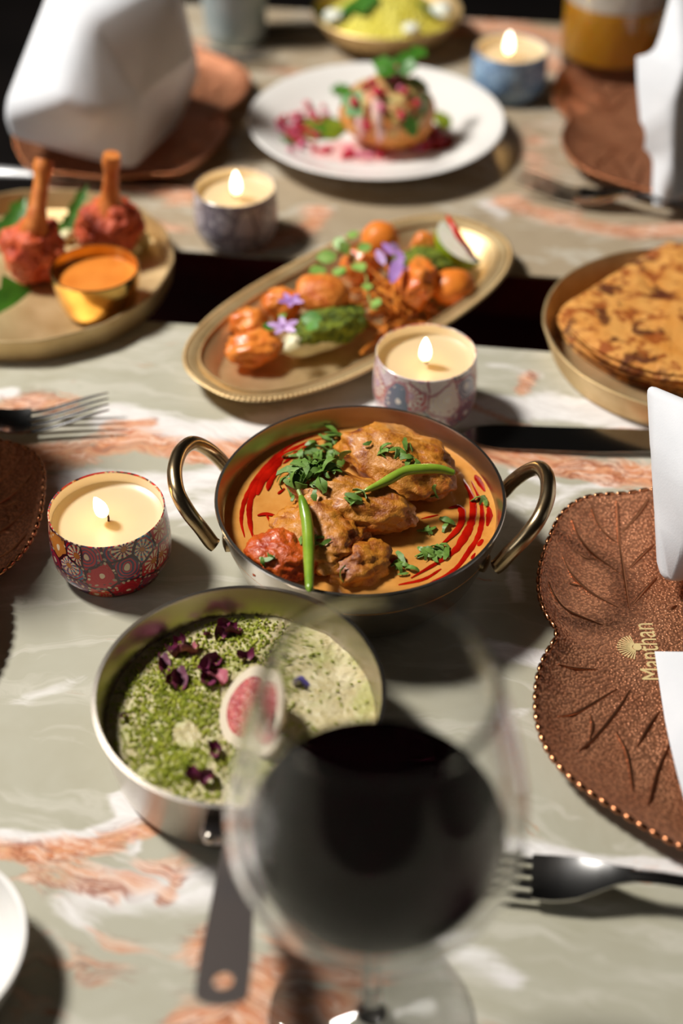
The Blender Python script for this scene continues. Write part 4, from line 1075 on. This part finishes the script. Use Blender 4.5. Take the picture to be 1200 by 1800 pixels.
sp = [(640 + 150 * math.cos(t_) * r9.uniform(0.8, 1.05), 225 + 52 * math.sin(t_) * r9.uniform(0.85, 1.1)) for t_ in [r9.uniform(0.1, 3.5) for _ in range(60)]] + around(530, 235, 30, 22, 14, r9) + around(560, 205, 26, 18, 8, r9)
scatter('pomegranate_seed', PM, sp, [wpl], 1, 'red pomegranate seed scattered round the fritter on the white plate', 'pomegranate seed', 'pomegranate seeds round the fritter', tilt=0.4, r=r9, sc=(0.8, 1.2))
sp = [(665, 165), (704, 160), (640, 155), (690, 140), (712, 165), (655, 150), (672, 190), (700, 130), (730, 185), (625, 180), (705, 205), (648, 222), (640, 232)]
scatter('pomegranate_seed', PM, sp, [fr], 5, 'red pomegranate seed stuck on the fritter itself', 'pomegranate seed', 'pomegranate seeds on the fritter', tilt=0.4, r=r9, sc=(0.9, 1.5))
sprig('herb_sprig', [(690, 135), (694, 118), (692, 108)], [6.0, 6.6, 7.0], [(694, 116, 6.8, -0.9, -0.4, 1.3), (694, 112, 6.9, 0.9, -0.4, 1.3), (690, 120, 6.6, -0.4, 0.6, 1.2), (698, 122, 6.5, 0.7, 0.5, 1.2), (720, 100, 6.9, 0.6, -0.6, 1.2)],
      'green herb sprig crowning the fritter on the white plate', 'herb', M['leafgreen'], 0.0145, lobes=2, seed=1)
def resting_leaf(px, py, L, W, an, targets, h, label, mat, lobes=2, group=None):
    q, nn = drop(px, py, h, targets); d = Vector((math.cos(an), math.sin(an), 0)); d = (d - nn * d.dot(nn)).normalized()
    g = leaf(G(), q - d * L * 0.5 + nn * 0.002, d, L, W, nn, 0.15, 0.0004, lobes)
    solid('coriander_leaf', g, mat, label, 'leaf', group, angle=80)
M['palegreen'] = pm('pale_herb_leaf', c(120, 164, 110), 0.5, 0, c(92, 146, 80), 90)
resting_leaf(627, 186, 0.022, 0.020, -1.3, [fr], 5, 'pale coriander leaf flat on the fritter\'s lit side', M['palegreen'], 2)
resting_leaf(612, 170, 0.018, 0.014, 2.4, [fr], 5, 'dark coriander leaf high on the fritter\'s lit side', M['leafgreen'], 2)
resting_leaf(735, 150, 0.022, 0.014, 0.6, [fr], 5, 'dark coriander leaf on the fritter\'s far shoulder', M['leafgreen'], 3)
resting_leaf(740, 185, 0.016, 0.014, -0.6, [fr], 5, 'yellow green leaf on the fritter\'s shaded side', M['microdark'], 3)
resting_leaf(720, 222, 0.018, 0.012, -1.0, [fr], 5, 'green leaf low on the fritter\'s shaded side', M['microdark'], 3)
resting_leaf(568, 232, 0.022, 0.018, -0.4, [wpl], 1, 'green coriander leaf on the plate left of the fritter', M['leafgreen'], 3)
resting_leaf(600, 160, 0.018, 0.012, 0.3, [fr, wpl], 3, 'green coriander leaf at the fritter\'s far left foot', M['microdark'], 3)
resting_leaf(505, 250, 0.014, 0.010, 0.3, [wpl], 1, 'small green leaf at the outer end of the seed scatter', M['microdark'], 3)
# ---------------------------------------------------------------- far end of the table
bw = P(680, 20, 2.6); RBW = MPP(680, 20, 2.6) * 132; HBW = 0.029
bt = thing('brass_bowl', 'brass bowl of yellow rice at the far end of the table', 'bowl', (bw.x, bw.y, T))
G().lathe([(0, 0), (RBW * 0.55, 0), (RBW * 0.62, 0.001), (RBW * 0.82, HBW * 0.35), (RBW * 0.97, HBW * 0.8), (RBW, HBW - 0.0008), (RBW - 0.001, HBW), (RBW - 0.0025, HBW - 0.001), (RBW * 0.94, HBW * 0.8), (RBW * 0.79, HBW * 0.35), (RBW * 0.58, 0.004), (0, 0.003)], 80).build('body', M['brass'], bt)
n = NT('yellow_rice'); v = n.obj()
n.bump(n.vor(v, 240)[0], 0.003, 1.0)
M['rice'] = n.set(Base_Color=n.ramp(n.noise(v, 60, 5), [(0.35, c(206, 190, 40)), (0.6, c(232, 220, 96))]), Roughness=0.5)
g = G()
rb = RBW * 0.90
pr = [(0, 0.042), (0.016, 0.041), (0.028, 0.037), (0.038, 0.031), (0.046, 0.024), (rb * 0.95, HBW * 0.66), (rb * 0.87, HBW * 0.42), (RBW * 0.60, 0.0055), (0, 0.0055)]
g.lathe([(r, z - 0.0055) for r, z in pr[::-1]], 64)
g.v = [tuple(Vector(q) + Vector((mnoise.noise(Vector(q) * 45), mnoise.noise(Vector(q) * 45 + Vector((5, 5, 5))), mnoise.noise(Vector(q) * 60))) * (0.004 if q[2] > 0.016 else 0)) for q in g.v]
rice = g.build('yellow_rice', M['rice'], None, (bw.x, bw.y, T + 0.0055), angle=80)
tag(rice, 'mound of yellow rice heaped in the far brass bowl', 'rice')
for px, py, L, W, an, lb in [(600, 22, 0.045, 0.030, 2.2, 'large dark green leaf at the bowl\'s lit edge'), (565, 30, 0.030, 0.022, 3.0, 'dark green leaf tip over the bowl\'s lit edge'), (760, 22, 0.040, 0.026, 0.6, 'dark green leaf on the shaded side of the rice'), (640, 5, 0.036, 0.026, 1.6, 'dark green leaf behind the rice mound')]:
    resting_leaf(px, py, L, W, an, [rice, bt.children[0]], 6, lb, M['leafgreen'], 1)
for px, py, rad, lb in [(588, 40, 0.8, 'white onion chunk at the lit edge of the far brass bowl'), (776, 30, 0.9, 'white onion chunk at the shaded edge of the far brass bowl'), (722, 58, 0.6, 'small white onion chunk at the front of the rice')]:
    q, nn = drop(px, py, 6, [rice, bt.children[0]])
    g = G().blob(q + Vector((0, 0, rad * 0.006)), (rad * 0.012, rad * 0.012, rad * 0.008), 0.2, 1.6, 4, int(px))
    solid('onion_chunk', g, M['onionw'] if 'onionw' in M else M.setdefault('onionw', pm('white_onion', c(226, 228, 214), 0.4)), lb, 'onion')

bg_ = P(1068, 118, 0.0); RBG = MPP(1068, 118, 0.0) * 86
beer_t = thing('beer_glass', 'glass of amber beer with white foam behind the far napkin', 'glass', (bg_.x, bg_.y, T))
HB = 0.115
G().lathe([(0, 0), (RBG * 0.90, 0), (RBG * 0.96, 0.002), (RBG, 0.012), (RBG * 1.03, HB - 0.001), (RBG * 1.02, HB), (RBG * 0.985, HB - 0.001), (RBG * 0.955, 0.020), (RBG * 0.90, 0.016), (0, 0.015)], 80).build('body', M['glass'], beer_t, angle=60)
n = NT('amber_beer')
M['beer'] = n.set(Base_Color=c(216, 160, 44), Roughness=0.1, Subsurface_Weight=0.6, Subsurface_Radius=(0.03, 0.015, 0.004))
bz = 0.047
beer = G().lathe([(0, 0), (RBG * 0.93, 0.0008), (RBG * 0.968, 0.0045), (RBG * 0.985, bz), (0, bz)], 80).build('beer', M['beer'], None, (bg_.x, bg_.y, T + 0.0157), angle=50)
tag(beer, 'amber beer inside the far glass', 'beer')
M['foam'] = pm('beer_foam', c(230, 224, 212), 0.8, 0, c(216, 208, 194), 120, bump=0.6, bsc=300)
foam = G().lathe([(0, 0), (RBG * 0.985, 0), (RBG * 0.988, 0.018), (RBG * 0.9, 0.022), (0, 0.024)], 64).build('beer_foam', M['foam'], None, (bg_.x, bg_.y, T + 0.0157 + bz + 0.0002))
tag(foam, 'white foam on top of the amber beer', 'foam')

tb = P(415, 66, 0.0); RT_ = MPP(415, 66, 0) * 54
M['glaze'] = pm('blue_grey_glaze', c(150, 166, 168), 0.3, 0, c(172, 182, 182), 50)
tum = G().lathe([(0, 0), (RT_ * 0.9, 0), (RT_ * 0.96, 0.002), (RT_ * 1.0, 0.012), (RT_ * 1.14, 0.085), (RT_ * 1.17, 0.098), (RT_ * 1.14, 0.1), (RT_ * 1.10, 0.098), (RT_ * 0.94, 0.012), (RT_ * 0.88, 0.006), (0, 0.005)], 72).build('tumbler', M['glaze'], None, (tb.x, tb.y, T))
tag(tum, 'blue grey glazed tumbler behind the standing napkin', 'tumbler')

# ---------------------------------------------------------------- copper leaf plates
n = NT('hammered_copper'); v = n.obj()
vd = n.vor(v, 780, 'SMOOTH_F1')[0]
n.bump(n.math('ADD', n.math('MULTIPLY', vd, 1.0), n.math('MULTIPLY', n.noise(v, 40, 3), 0.8)), 0.0009, 0.75)
cc = n.ramp(n.noise(v, 28, 5), [(0.3, c(184, 116, 80)), (0.55, c(214, 146, 106)), (0.75, c(164, 98, 66))])
cc = n.mix(n.ramp(vd, [(0.28, 0.0), (0.5, 0.55)]), cc, c(70, 38, 24))
M['copper'] = n.set(Base_Color=cc, Roughness=0.36, Metallic=0.58)
M['copperplain'] = pm('smooth_copper', c(178, 112, 76), 0.4, 0.8, c(160, 96, 62), 40)
M['copperrim'] = pm('copper_rim', c(196, 132, 92), 0.22, 1.0, c(150, 90, 58), 60)
M['coppervein'] = pm('copper_vein', c(176, 120, 86), 0.3, 1.0)
LC = Vector((0.188, 0.478, T))
outline_px = [(1143, 860), (1100, 868), (1060, 869), (1030, 873), (1003, 887), (985, 905), (968, 940), (955, 975), (947, 1010), (947, 1040), (955, 1070), (968, 1092), (980, 1107), (978, 1122), (966, 1138), (952, 1165), (944, 1195), (941, 1230), (944, 1270), (957, 1310), (980, 1345), (1010, 1373), (1050, 1402), (1090, 1428), (1140, 1458), (1200, 1490)]
lpts = []
for x, y in outline_px:
    p = P(x, y, 1.3) - LC; lpts.append((math.atan2(p.y, p.x) % (2 * PI), math.hypot(p.x, p.y)))
lpts.sort()
# the half hidden by the napkin and the photo's edge mirrors the half in view
half = [(a_, r) for a_, r in lpts if PI / 2 <= a_ <= 1.5 * PI]
tab = sorted(half + [((PI - a_) % (2 * PI), r) for a_, r in half])
tab = [(tab[-1][0] - 2 * PI, tab[-1][1])] + tab + [(tab[0][0] + 2 * PI, tab[0][1])]
TA_, TR_ = [a_ for a_, _ in tab], [r for _, r in tab]
def leaf_r(an): return float(np.interp(an % (2 * PI), TA_, TR_))
VEIN = [[(1080, 897), (1088, 950), (1097, 1005), (1107, 1066)], [(1033, 898), (1046, 922), (1062, 938), (1084, 952)], [(1002, 927), (1018, 952), (1050, 978), (1094, 1006)],
        [(986, 985), (1004, 1012), (1040, 1040), (1087, 1063)], [(1008, 973), (1030, 980), (1052, 982)], [(1000, 1028), (1010, 1027), (1022, 1029)], [(962, 1035), (975, 1058), (1000, 1075), (1060, 1095)],
        [(980, 1177), (1010, 1175), (1050, 1174)], [(980, 1266), (1020, 1248), (1085, 1206)], [(1015, 1325), (1050, 1290), (1085, 1245), (1108, 1208)], [(1038, 1255), (1042, 1275), (1036, 1300)],
        [(1082, 1282), (1100, 1315), (1108, 1350), (1112, 1392)], [(1143, 884), (1120, 912), (1092, 938)], [(1150, 955), (1130, 972), (1106, 996)], [(1156, 1010), (1135, 1032), (1112, 1058)],
        [(1160, 1245), (1140, 1275), (1120, 1310)], [(1180, 1300), (1158, 1350), (1138, 1420)], [(1190, 1060), (1183, 1064), (1176, 1066)]]
def leaf_plate(ctr, rot, scale, label, text=False, mirror=1):
    t = thing('leaf_plate', label, 'plate', ctr, rot, 'copper leaf plates')
    K = 180; prof = [(0, 0), (0.55, 0.0), (0.80, 0.0008), (0.94, 0.0062), (0.985, 0.0105), (1.0, 0.0120), (1.0, 0.0134), (0.985, 0.0130), (0.94, 0.0090), (0.80, 0.0036), (0.55, 0.0020), (0.3, 0.0020), (0.12, 0.0020), (0, 0.0020)]
    g = G(); vs = []; rows = []
    def pt(f, an, z):
        r = leaf_r(an) * scale; sm = sum(leaf_r(an + d) for d in (-0.5, -0.25, 0, 0.25, 0.5)) / 5 * scale
        rr = f * (r * f + sm * (1 - f)) if f < 1 else r
        return (mirror * rr * math.cos(an), rr * math.sin(an), z * scale)
    for f, z in prof:
        if f == 0: rows.append([len(vs)]); vs.append((0, 0, z)); continue
        row = []
        for k in range(K): row.append(len(vs)); vs.append(pt(f, 2 * PI * k / K, z))
        rows.append(row)
    fs = []
    for A, B in zip(rows, rows[1:]):
        for k in range(K):
            k2 = (k + 1) % K
            q = (A[0], B[k2], B[k]) if len(A) == 1 else (A[k], A[k2], B[0]) if len(B) == 1 else (A[k], A[k2], B[k2], B[k])
            fs.append(q if mirror > 0 else tuple(reversed(q)))
    g.add(vs, fs).build('body', M['copper'], t, angle=70)
    # notched rim: short ribs side by side round the edge
    rib = []; per = [Vector(pt(1.0, 2 * PI * k / 1440, 0.0128)) for k in range(1440)]
    g = G(); acc = 0; last = per[0]; seg = [per[0]]
    for q in per[1:] + [per[0]]:
        acc += (q - last).length; last = q; seg.append(q)
        if acc > 0.0062 * scale:
            s = [seg[0] * 0.93 + seg[-1] * 0.07, seg[0] * 0.75 + seg[-1] * 0.25, seg[0] * 0.25 + seg[-1] * 0.75, seg[0] * 0.07 + seg[-1] * 0.93]
            g.tube(s, [0.0008, 0.0015, 0.0015, 0.0008], 8); acc = 0; seg = [q]
    tag(g.build('ribbed_rim', M['copperrim'], t), kind='stuff')
    for pix in VEIN:
        pl = []
        for x, y in pix:
            p = P(x, y, 0.4) - LC; an = math.atan2(p.y, p.x); f = math.hypot(p.x, p.y) / leaf_r(an)
            f = min(f, 0.97)
            z = np.interp(f, [0, 0.55, 0.80, 0.94, 0.985], [0.0020, 0.0020, 0.0036, 0.0090, 0.0130])
            pl.append(Vector((mirror * p.x * scale, p.y * scale, z * scale)))
        sp_ = spline(pl, 6); m = len(sp_)
        G().tube(sp_, [0.0009 * scale * (0.35 + 0.8 * math.sin(PI * (i + 0.5) / m)) for i in range(m)], 8, 0.8).build('vein', M['coppervein'], t)
    return t
lpr = leaf_plate(LC, 0, 1.0, 'copper leaf plate under the napkin and pale lettering, nearest the camera')
leaf_plate(Vector((-0.262, 0.538, T)), math.radians(-15), 1.0, 'dark copper leaf plate beside the red paisley candle', mirror=-1)
leaf_plate(Vector((-0.172, 1.087, T)), math.radians(178), 0.98, 'copper leaf plate under the tall standing napkin on the far table', mirror=1)
leaf_plate(Vector((0.262, 1.052, T)), math.radians(6), 0.98, 'copper leaf plate beside the beer glass on the far table')
# lettering and the shell emblem on the nearest one
M['palegold'] = pm('pale_gold_print', c(222, 196, 138), 0.5, 0.1)
g = G(); p = P(1141, 1140, 0.4)
fc_ = bpy.data.curves.new('lettering', 'FONT'); fc_.body = 'Manthan'; fc_.size = 0.0095; fc_.align_x = 'CENTER'; fc_.align_y = 'CENTER'; fc_.extrude = 0.00006
fo_ = bpy.data.objects.new('lettering_curve', fc_); COL.objects.link(fo_)
bpy.context.view_layer.update()
me = bpy.data.meshes.new_from_object(fo_.evaluated_get(bpy.context.evaluated_depsgraph_get()))
bpy.data.objects.remove(fo_); me.name = 'lettering'
lo_ = bpy.data.objects.new('lettering', me); COL.objects.link(lo_); lo_.parent = lpr
me.materials.clear(); me.materials.append(M['palegold'])
q = p - LC; lo_.location = (q.x, q.y, 0.00212); lo_.rotation_euler[2] = PI / 2 + 0.0; lo_.scale = (1.22, 1.75, 1)
e0 = P(1118, 1136, 0.3) - LC
g = G()
for k in range(15):
    an = PI + (k - 7) * 0.185; L = 0.0098 * (1 - 0.02 * abs(k - 7))
    d = Vector((math.cos(an), math.sin(an), 0)); s = Vector((-d.y, d.x, 0)) * 0.00035
    b_ = Vector((e0.x, e0.y, 0.0021)); z_ = Vector((0, 0, 0.0002))
    g.add([b_ + d * 0.002 - s * 0.6, b_ + d * 0.002 + s * 0.6, b_ + d * L + s, b_ + d * L - s, b_ + d * 0.002 - s * 0.6 + z_, b_ + d * 0.002 + s * 0.6 + z_, b_ + d * L + s + z_, b_ + d * L - s + z_],
          [(0, 3, 2, 1), (4, 5, 6, 7), (0, 1, 5, 4), (1, 2, 6, 5), (2, 3, 7, 6), (3, 0, 4, 7)])
g.lathe([(0, 0.0021), (0.0022, 0.0021), (0.0022, 0.0024), (0, 0.0024)], 20, cx=e0.x + 0.0006, cy=e0.y)
g.build('shell_emblem', M['palegold'], lpr)

# ---------------------------------------------------------------- napkins
def cloth(name, verts, faces, label, cat='napkin', crease=0.55, bev=0.009):
    bm = bmesh.new(); vs = [bm.verts.new(v) for v in verts]
    for f in faces: bm.faces.new([vs[i] for i in f])
    bmesh.ops.recalc_face_normals(bm, faces=bm.faces)
    cl = bm.edges.layers.float.get('crease_edge') or bm.edges.layers.float.new('crease_edge')
    for e in bm.edges: e[cl] = crease if len(e.link_faces) == 2 else 0.9
    me = bpy.data.meshes.new(name); bm.to_mesh(me); bm.free()
    b = Vector((sum(v[0] for v in verts) / len(verts), sum(v[1] for v in verts) / len(verts), min(v[2] for v in verts)))
    me.transform(Matrix.Translation(-b))
    me.polygons.foreach_set('use_smooth', [True] * len(me.polygons))
    o = bpy.data.objects.new(name, me); COL.objects.link(o); o.location = b; me.materials.append(M['linen'])
    b_ = o.modifiers.new('soft_folds', 'BEVEL'); b_.width = bev; b_.segments = 4; b_.limit_method = 'ANGLE'; b_.angle_limit = 0.12
    return tag(o, label, cat, 'white folded napkins')
V = lambda x, y, h: tuple(P(x, y, h))
nv = [V(104, -70, 14), V(200, -110, 14.5), V(312, -60, 14),           # 0 1 2 top
      V(146, 36, 11.6), V(250, 184, 5.6), V(236, 298, 1.7),         # 3 fold apex, 4 flap corner, 5 front toe
      V(0, 198, 5.4), V(14, 238, 3.4), V(128, 272, 1.9), V(104, 172, 7.8),   # 6 7 wing, 8 hem, 9 wing fold
      V(303, 203, 2.0), V(352, 118, 4.0), V(330, 90, 8.5),           # 10 11 12 shaded side
      V(160, 90, 1.7), V(60, 120, 3.5), V(172, 214, 6.0)]            # 13 14 back, 15 front belly
nf = [(0, 3, 9, 6), (6, 9, 15, 8, 7), (3, 15, 9), (3, 4, 15), (15, 4, 5, 8), (3, 2, 12, 10, 4), (4, 10, 5), (12, 11, 10), (2, 11, 12), (0, 1, 2, 3), (0, 6, 14), (6, 7, 14), (1, 0, 14, 13), (2, 1, 13, 11)]
cloth('napkin', nv, nf, 'tall white napkin folded to stand on the far table by the tumbler', crease=0.8)
# napkin standing on the nearest leaf plate
nv = [V(1129, 668, 9.0), V(1140, 800, 6.3), V(1146, 900, 4.0), V(1152, 1034, 1.2), V(1196, 1030, 1.2), V(1290, 1010, 1.2),
      V(1300, 740, 9.5), V(1210, 698, 9.6), V(1215, 850, 7.6), V(1215, 950, 4.6), V(1330, 900, 5.0), V(1400, 760, 1.6), V(1230, 760, 1.6), V(1180, 800, 1.8)]
nf = [(0, 1, 8, 7), (1, 2, 9, 8), (2, 3, 4, 9), (4, 5, 10, 9), (7, 8, 10, 6), (8, 9, 10), (6, 10, 5, 11), (0, 7, 6, 11, 12), (0, 12, 13, 1), (1, 13, 3, 2), (11, 5, 4, 12), (12, 4, 3, 13)]
cloth('napkin', nv, nf, 'white napkin standing on the nearest leaf plate above the lettering', crease=0.7)
nv = [V(1164, 818, 6.9), V(1206, 784, 8.4), V(1260, 800, 8.4), V(1270, 850, 7.8), V(1206, 832, 7.4)]
# short folded wings of the same setting
nv2 = [V(1150, 1145, 0.8), V(1158, 1200, 0.7), V(1168, 1265, 0.6), V(1184, 1340, 0.7), V(1204, 1412, 0.8), V(1320, 1440, 0.9), V(1330, 1150, 2.0), V(1230, 1146, 1.6), V(1240, 1280, 1.5)]
nf2 = [(0, 1, 8, 7), (1, 2, 8), (2, 3, 8), (3, 4, 5, 8), (8, 5, 6, 7)]
cloth('napkin', nv2, nf2, 'flat white napkin flap on the nearest leaf plate beside the emblem', crease=0.8)
nv = [V(1176, 0, 11.5), V(1160, 60, 10.2), V(1148, 92, 9.4), V(1118, 100, 9.2), V(1119, 150, 7.8), V(1125, 214, 6.0), V(1136, 224, 5.8), V(1132, 262, 4.2), V(1148, 272, 3.8), V(1146, 330, 1.9), V(1148, 360, 1.4),
      V(1172, 364, 1.3), V(1260, 330, 1.3), V(1280, 100, 8), V(1270, -40, 12), V(1190, -60, 13), V(1185, 190, 7.4), V(1182, 280, 4.2), V(1205, 110, 10), V(1230, 180, 1.6)]
nf = [(0, 1, 18, 15), (15, 18, 13, 14), (1, 2, 18), (2, 3, 4, 16, 18), (4, 5, 6, 16), (6, 7, 8, 17, 16), (8, 9, 10, 11, 17), (11, 12, 13, 17), (16, 17, 13), (18, 16, 13), (12, 11, 19), (13, 12, 19), (14, 13, 19)]
cloth('napkin', nv, nf, 'white napkin with stepped folds standing by the beer glass', crease=0.6)

# unseen napkin, added out of view to cast shade on the leaf plate
bx = Vector((-0.25, 0.622, T + 0.0035))
nv = [tuple(bx + Vector(q)) for q in [(-0.07, -0.065, 0), (0.024, -0.065, 0), (0.024, 0.075, 0), (-0.07, 0.075, 0), (0.008, -0.06, 0.16), (0.008, 0.07, 0.165)]]
nf = [(0, 1, 4), (1, 2, 5, 4), (2, 3, 5), (3, 0, 4, 5), (3, 2, 1, 0)]
cloth('napkin', nv, nf, 'added white napkin, out of view, shading the leaf plate by the paisley candle', crease=0.8)

# ---------------------------------------------------------------- cutlery
def fork(tip, end, label, L=0.195, h=(0.013, 0.003, 0.016, 0.004), roll=0.0):
    """tip and end: points of the table the fork runs between"""
    a_ = Vector(tip); b_ = Vector(end); d = (b_ - a_); an = math.atan2(d.y, d.x)
    t = thing('fork', label, 'fork', (a_.x, a_.y, T), an, 'forks')
    zf = lambda x: float(np.interp(x / L, [0, 0.10, 0.24, 0.34, 0.45, 0.7, 0.92, 1.0], [h[0], h[0] * 0.62, h[1], h[1] + 0.003, h[2], h[2] * 0.72, h[3], h[3]]))
    # smooth the profile
    def zs(x): return sum(zf(min(max(x + k * 0.006, 0), L)) for k in (-2, -1, 0, 1, 2)) / 5
    th = 0.0009
    for j in range(4):
        y0 = (j - 1.5) * 0.0062; pts = []; r = []
        for k in range(13):
            x = 0.050 * k / 12; pts.append(Vector((x, y0 * (0.93 + 0.07 * k / 12), zs(x) + th))); r.append(0.0006 + 0.0011 * min(1, k / 5))
        G().tube(pts, r, 8, 0.6).build('tine', M['cutlery'], t)
    g = G(); vs = []; K = 16; J = 8
    def hw(x): return float(np.interp(x, [0.047, 0.056, 0.066, 0.074, 0.082, 0.090], [0.0112, 0.0116, 0.0106, 0.0078, 0.0048, 0.0034]))
    for lay in (0, 1):
        for i in range(K + 1):
            x = 0.047 + 0.043 * i / K
            for j in range(J + 1):
                s_ = (j / J - 0.5) * 2; vs.append((x, hw(x) * s_, zs(x) + th + 0.0016 * s_ * s_ * (1 - i / K) + (0.0007 if lay else -0.0007)))
    o = (K + 1) * (J + 1); fs = []
    for i in range(K):
        for j in range(J):
            q = i * (J + 1) + j; f_ = (q, q + J + 1, q + J + 2, q + 1); fs.append(tuple(reversed(f_)) if False else tuple(x for x in f_[::-1])); fs.append(tuple(x + o for x in f_))
        q = i * (J + 1); fs.append((q, q + o, q + J + 1 + o, q + J + 1)); q += J; fs.append((q, q + J + 1, q + J + 1 + o, q + o))
    for j in range(J): fs.append((j, j + 1, j + 1 + o, j + o)); q = K * (J + 1) + j; fs.append((q, q + o, q + 1 + o, q + 1))
    g.add(vs, fs).build('head', M['cutlery'], t, angle=60)
    pts = [Vector((0.088 + (L - 0.088) * k / 24, 0, zs(0.088 + (L - 0.088) * k / 24) + th)) for k in range(25)]
    r = [float(np.interp(k / 24, [0, 0.25, 0.7, 0.92, 1.0], [0.0034, 0.0032, 0.0056, 0.0066, 0.003])) for k in range(25)]
    G().tube(pts, r, 12, 0.42).build('handle', M['cutlery'], t)
    return t
fork(P(196, 742, 0), P(-250, 782, 0), 'steel fork with tines toward the brass tray, left of the paisley candle', h=(0.016, 0.003, 0.018, 0.004))
fork(P(742, 1536, 0), P(1260, 1592, 0), 'steel fork nearest the camera, its head beside the wine glass', h=(0.010, 0.003, 0.016, 0.004))
fork(P(905, 335, 0), P(1330, 415, 0), 'steel fork in front of the far leaf plate by the stepped napkin', h=(0.013, 0.003, 0.016, 0.012))
fork(P(492, 116, 0), P(150, 100, 0), 'blurred steel fork beside the tumbler on the far table', h=(0.012, 0.003, 0.016, 0.013))
M['satin'] = pm('satin_steel', c(226, 226, 226), 0.45, 0.9)
def knife(tip, end, label, L=0.215, wd=0.0098, serr=False):
    a_ = Vector(tip); d = Vector(end) - a_; an = math.atan2(d.y, d.x)
    t = thing('table_knife', label, 'knife', (a_.x, a_.y, T), an, 'knives')
    Lb = L * 0.54; K = 24; vs = []
    for i in range(K + 1):
        x = Lb * i / K; f = min(1, i / K / 0.22); up = wd * 0.55 * math.sqrt(max(0, 1 - (1 - f) ** 2)); dn = wd * 0.62 * (1 - (1 - f) ** 2.2) * (1 - 0.25 * max(0, i / K - 0.7) / 0.3)
        if serr and 0.1 < i / K < 0.8: dn *= 0.93 + 0.07 * (i % 2)
        z = 0.0012 + 0.0030 * i / K
        vs += [(x, up, z - 0.0007), (x, -dn, z - 0.0002), (x, -dn, z + 0.0001), (x, up, z + 0.0009)]
    fs = []
    for i in range(K):
        for j in range(4): p_ = i * 4 + j; q_ = i * 4 + (j + 1) % 4; fs.append((p_, q_, q_ + 4, p_ + 4))
    fs += [(0, 3, 2, 1), (K * 4, K * 4 + 1, K * 4 + 2, K * 4 + 3)]
    G().add(vs, fs).build('blade', M['cutlery'], t, angle=30)
    pts = [Vector((Lb - 0.004 + (L - Lb + 0.004) * k / 20, 0, 0.0040 + 0.0004 * math.sin(k / 20 * PI))) for k in range(21)]
    r = [float(np.interp(k / 20, [0, 0.12, 0.3, 0.8, 0.95, 1], [0.0042, 0.0044, 0.0062, 0.0076, 0.0070, 0.004])) for k in range(21)]
    G().tube(pts, r, 12, 0.5).build('handle', M['satin' if serr else 'cutlery'], t)
knife(P(812, 768, 0), P(1400, 800, 0), 'steel table knife beyond the curry pan, mirroring the dark room', wd=0.019)
knife(P(342, 331, 0), P(-80, 306, 0), 'steel knife with bright handle behind the fried drumsticks', serr=True)

# ---------------------------------------------------------------- small white dish at the near corner
wd_ = P(-150, 1662, 2.4); RD = MPP(-150, 1662, 2.4) * 196
dish = G().lathe([(0, 0), (RD * 0.62, 0), (RD * 0.66, 0.0006), (RD * 0.9, 0.0105), (RD * 0.985, 0.0225), (RD, 0.0238), (RD * 0.99, 0.0246), (RD * 0.95, 0.0240), (RD * 0.93, 0.0215), (RD * 0.84, 0.0105), (RD * 0.60, 0.0035), (0, 0.003)], 96).build('white_dish', M['porcelain'], None, (wd_.x, wd_.y, T))
tag(dish, 'small round white dish cut off by the near corner of the photo', 'dish')
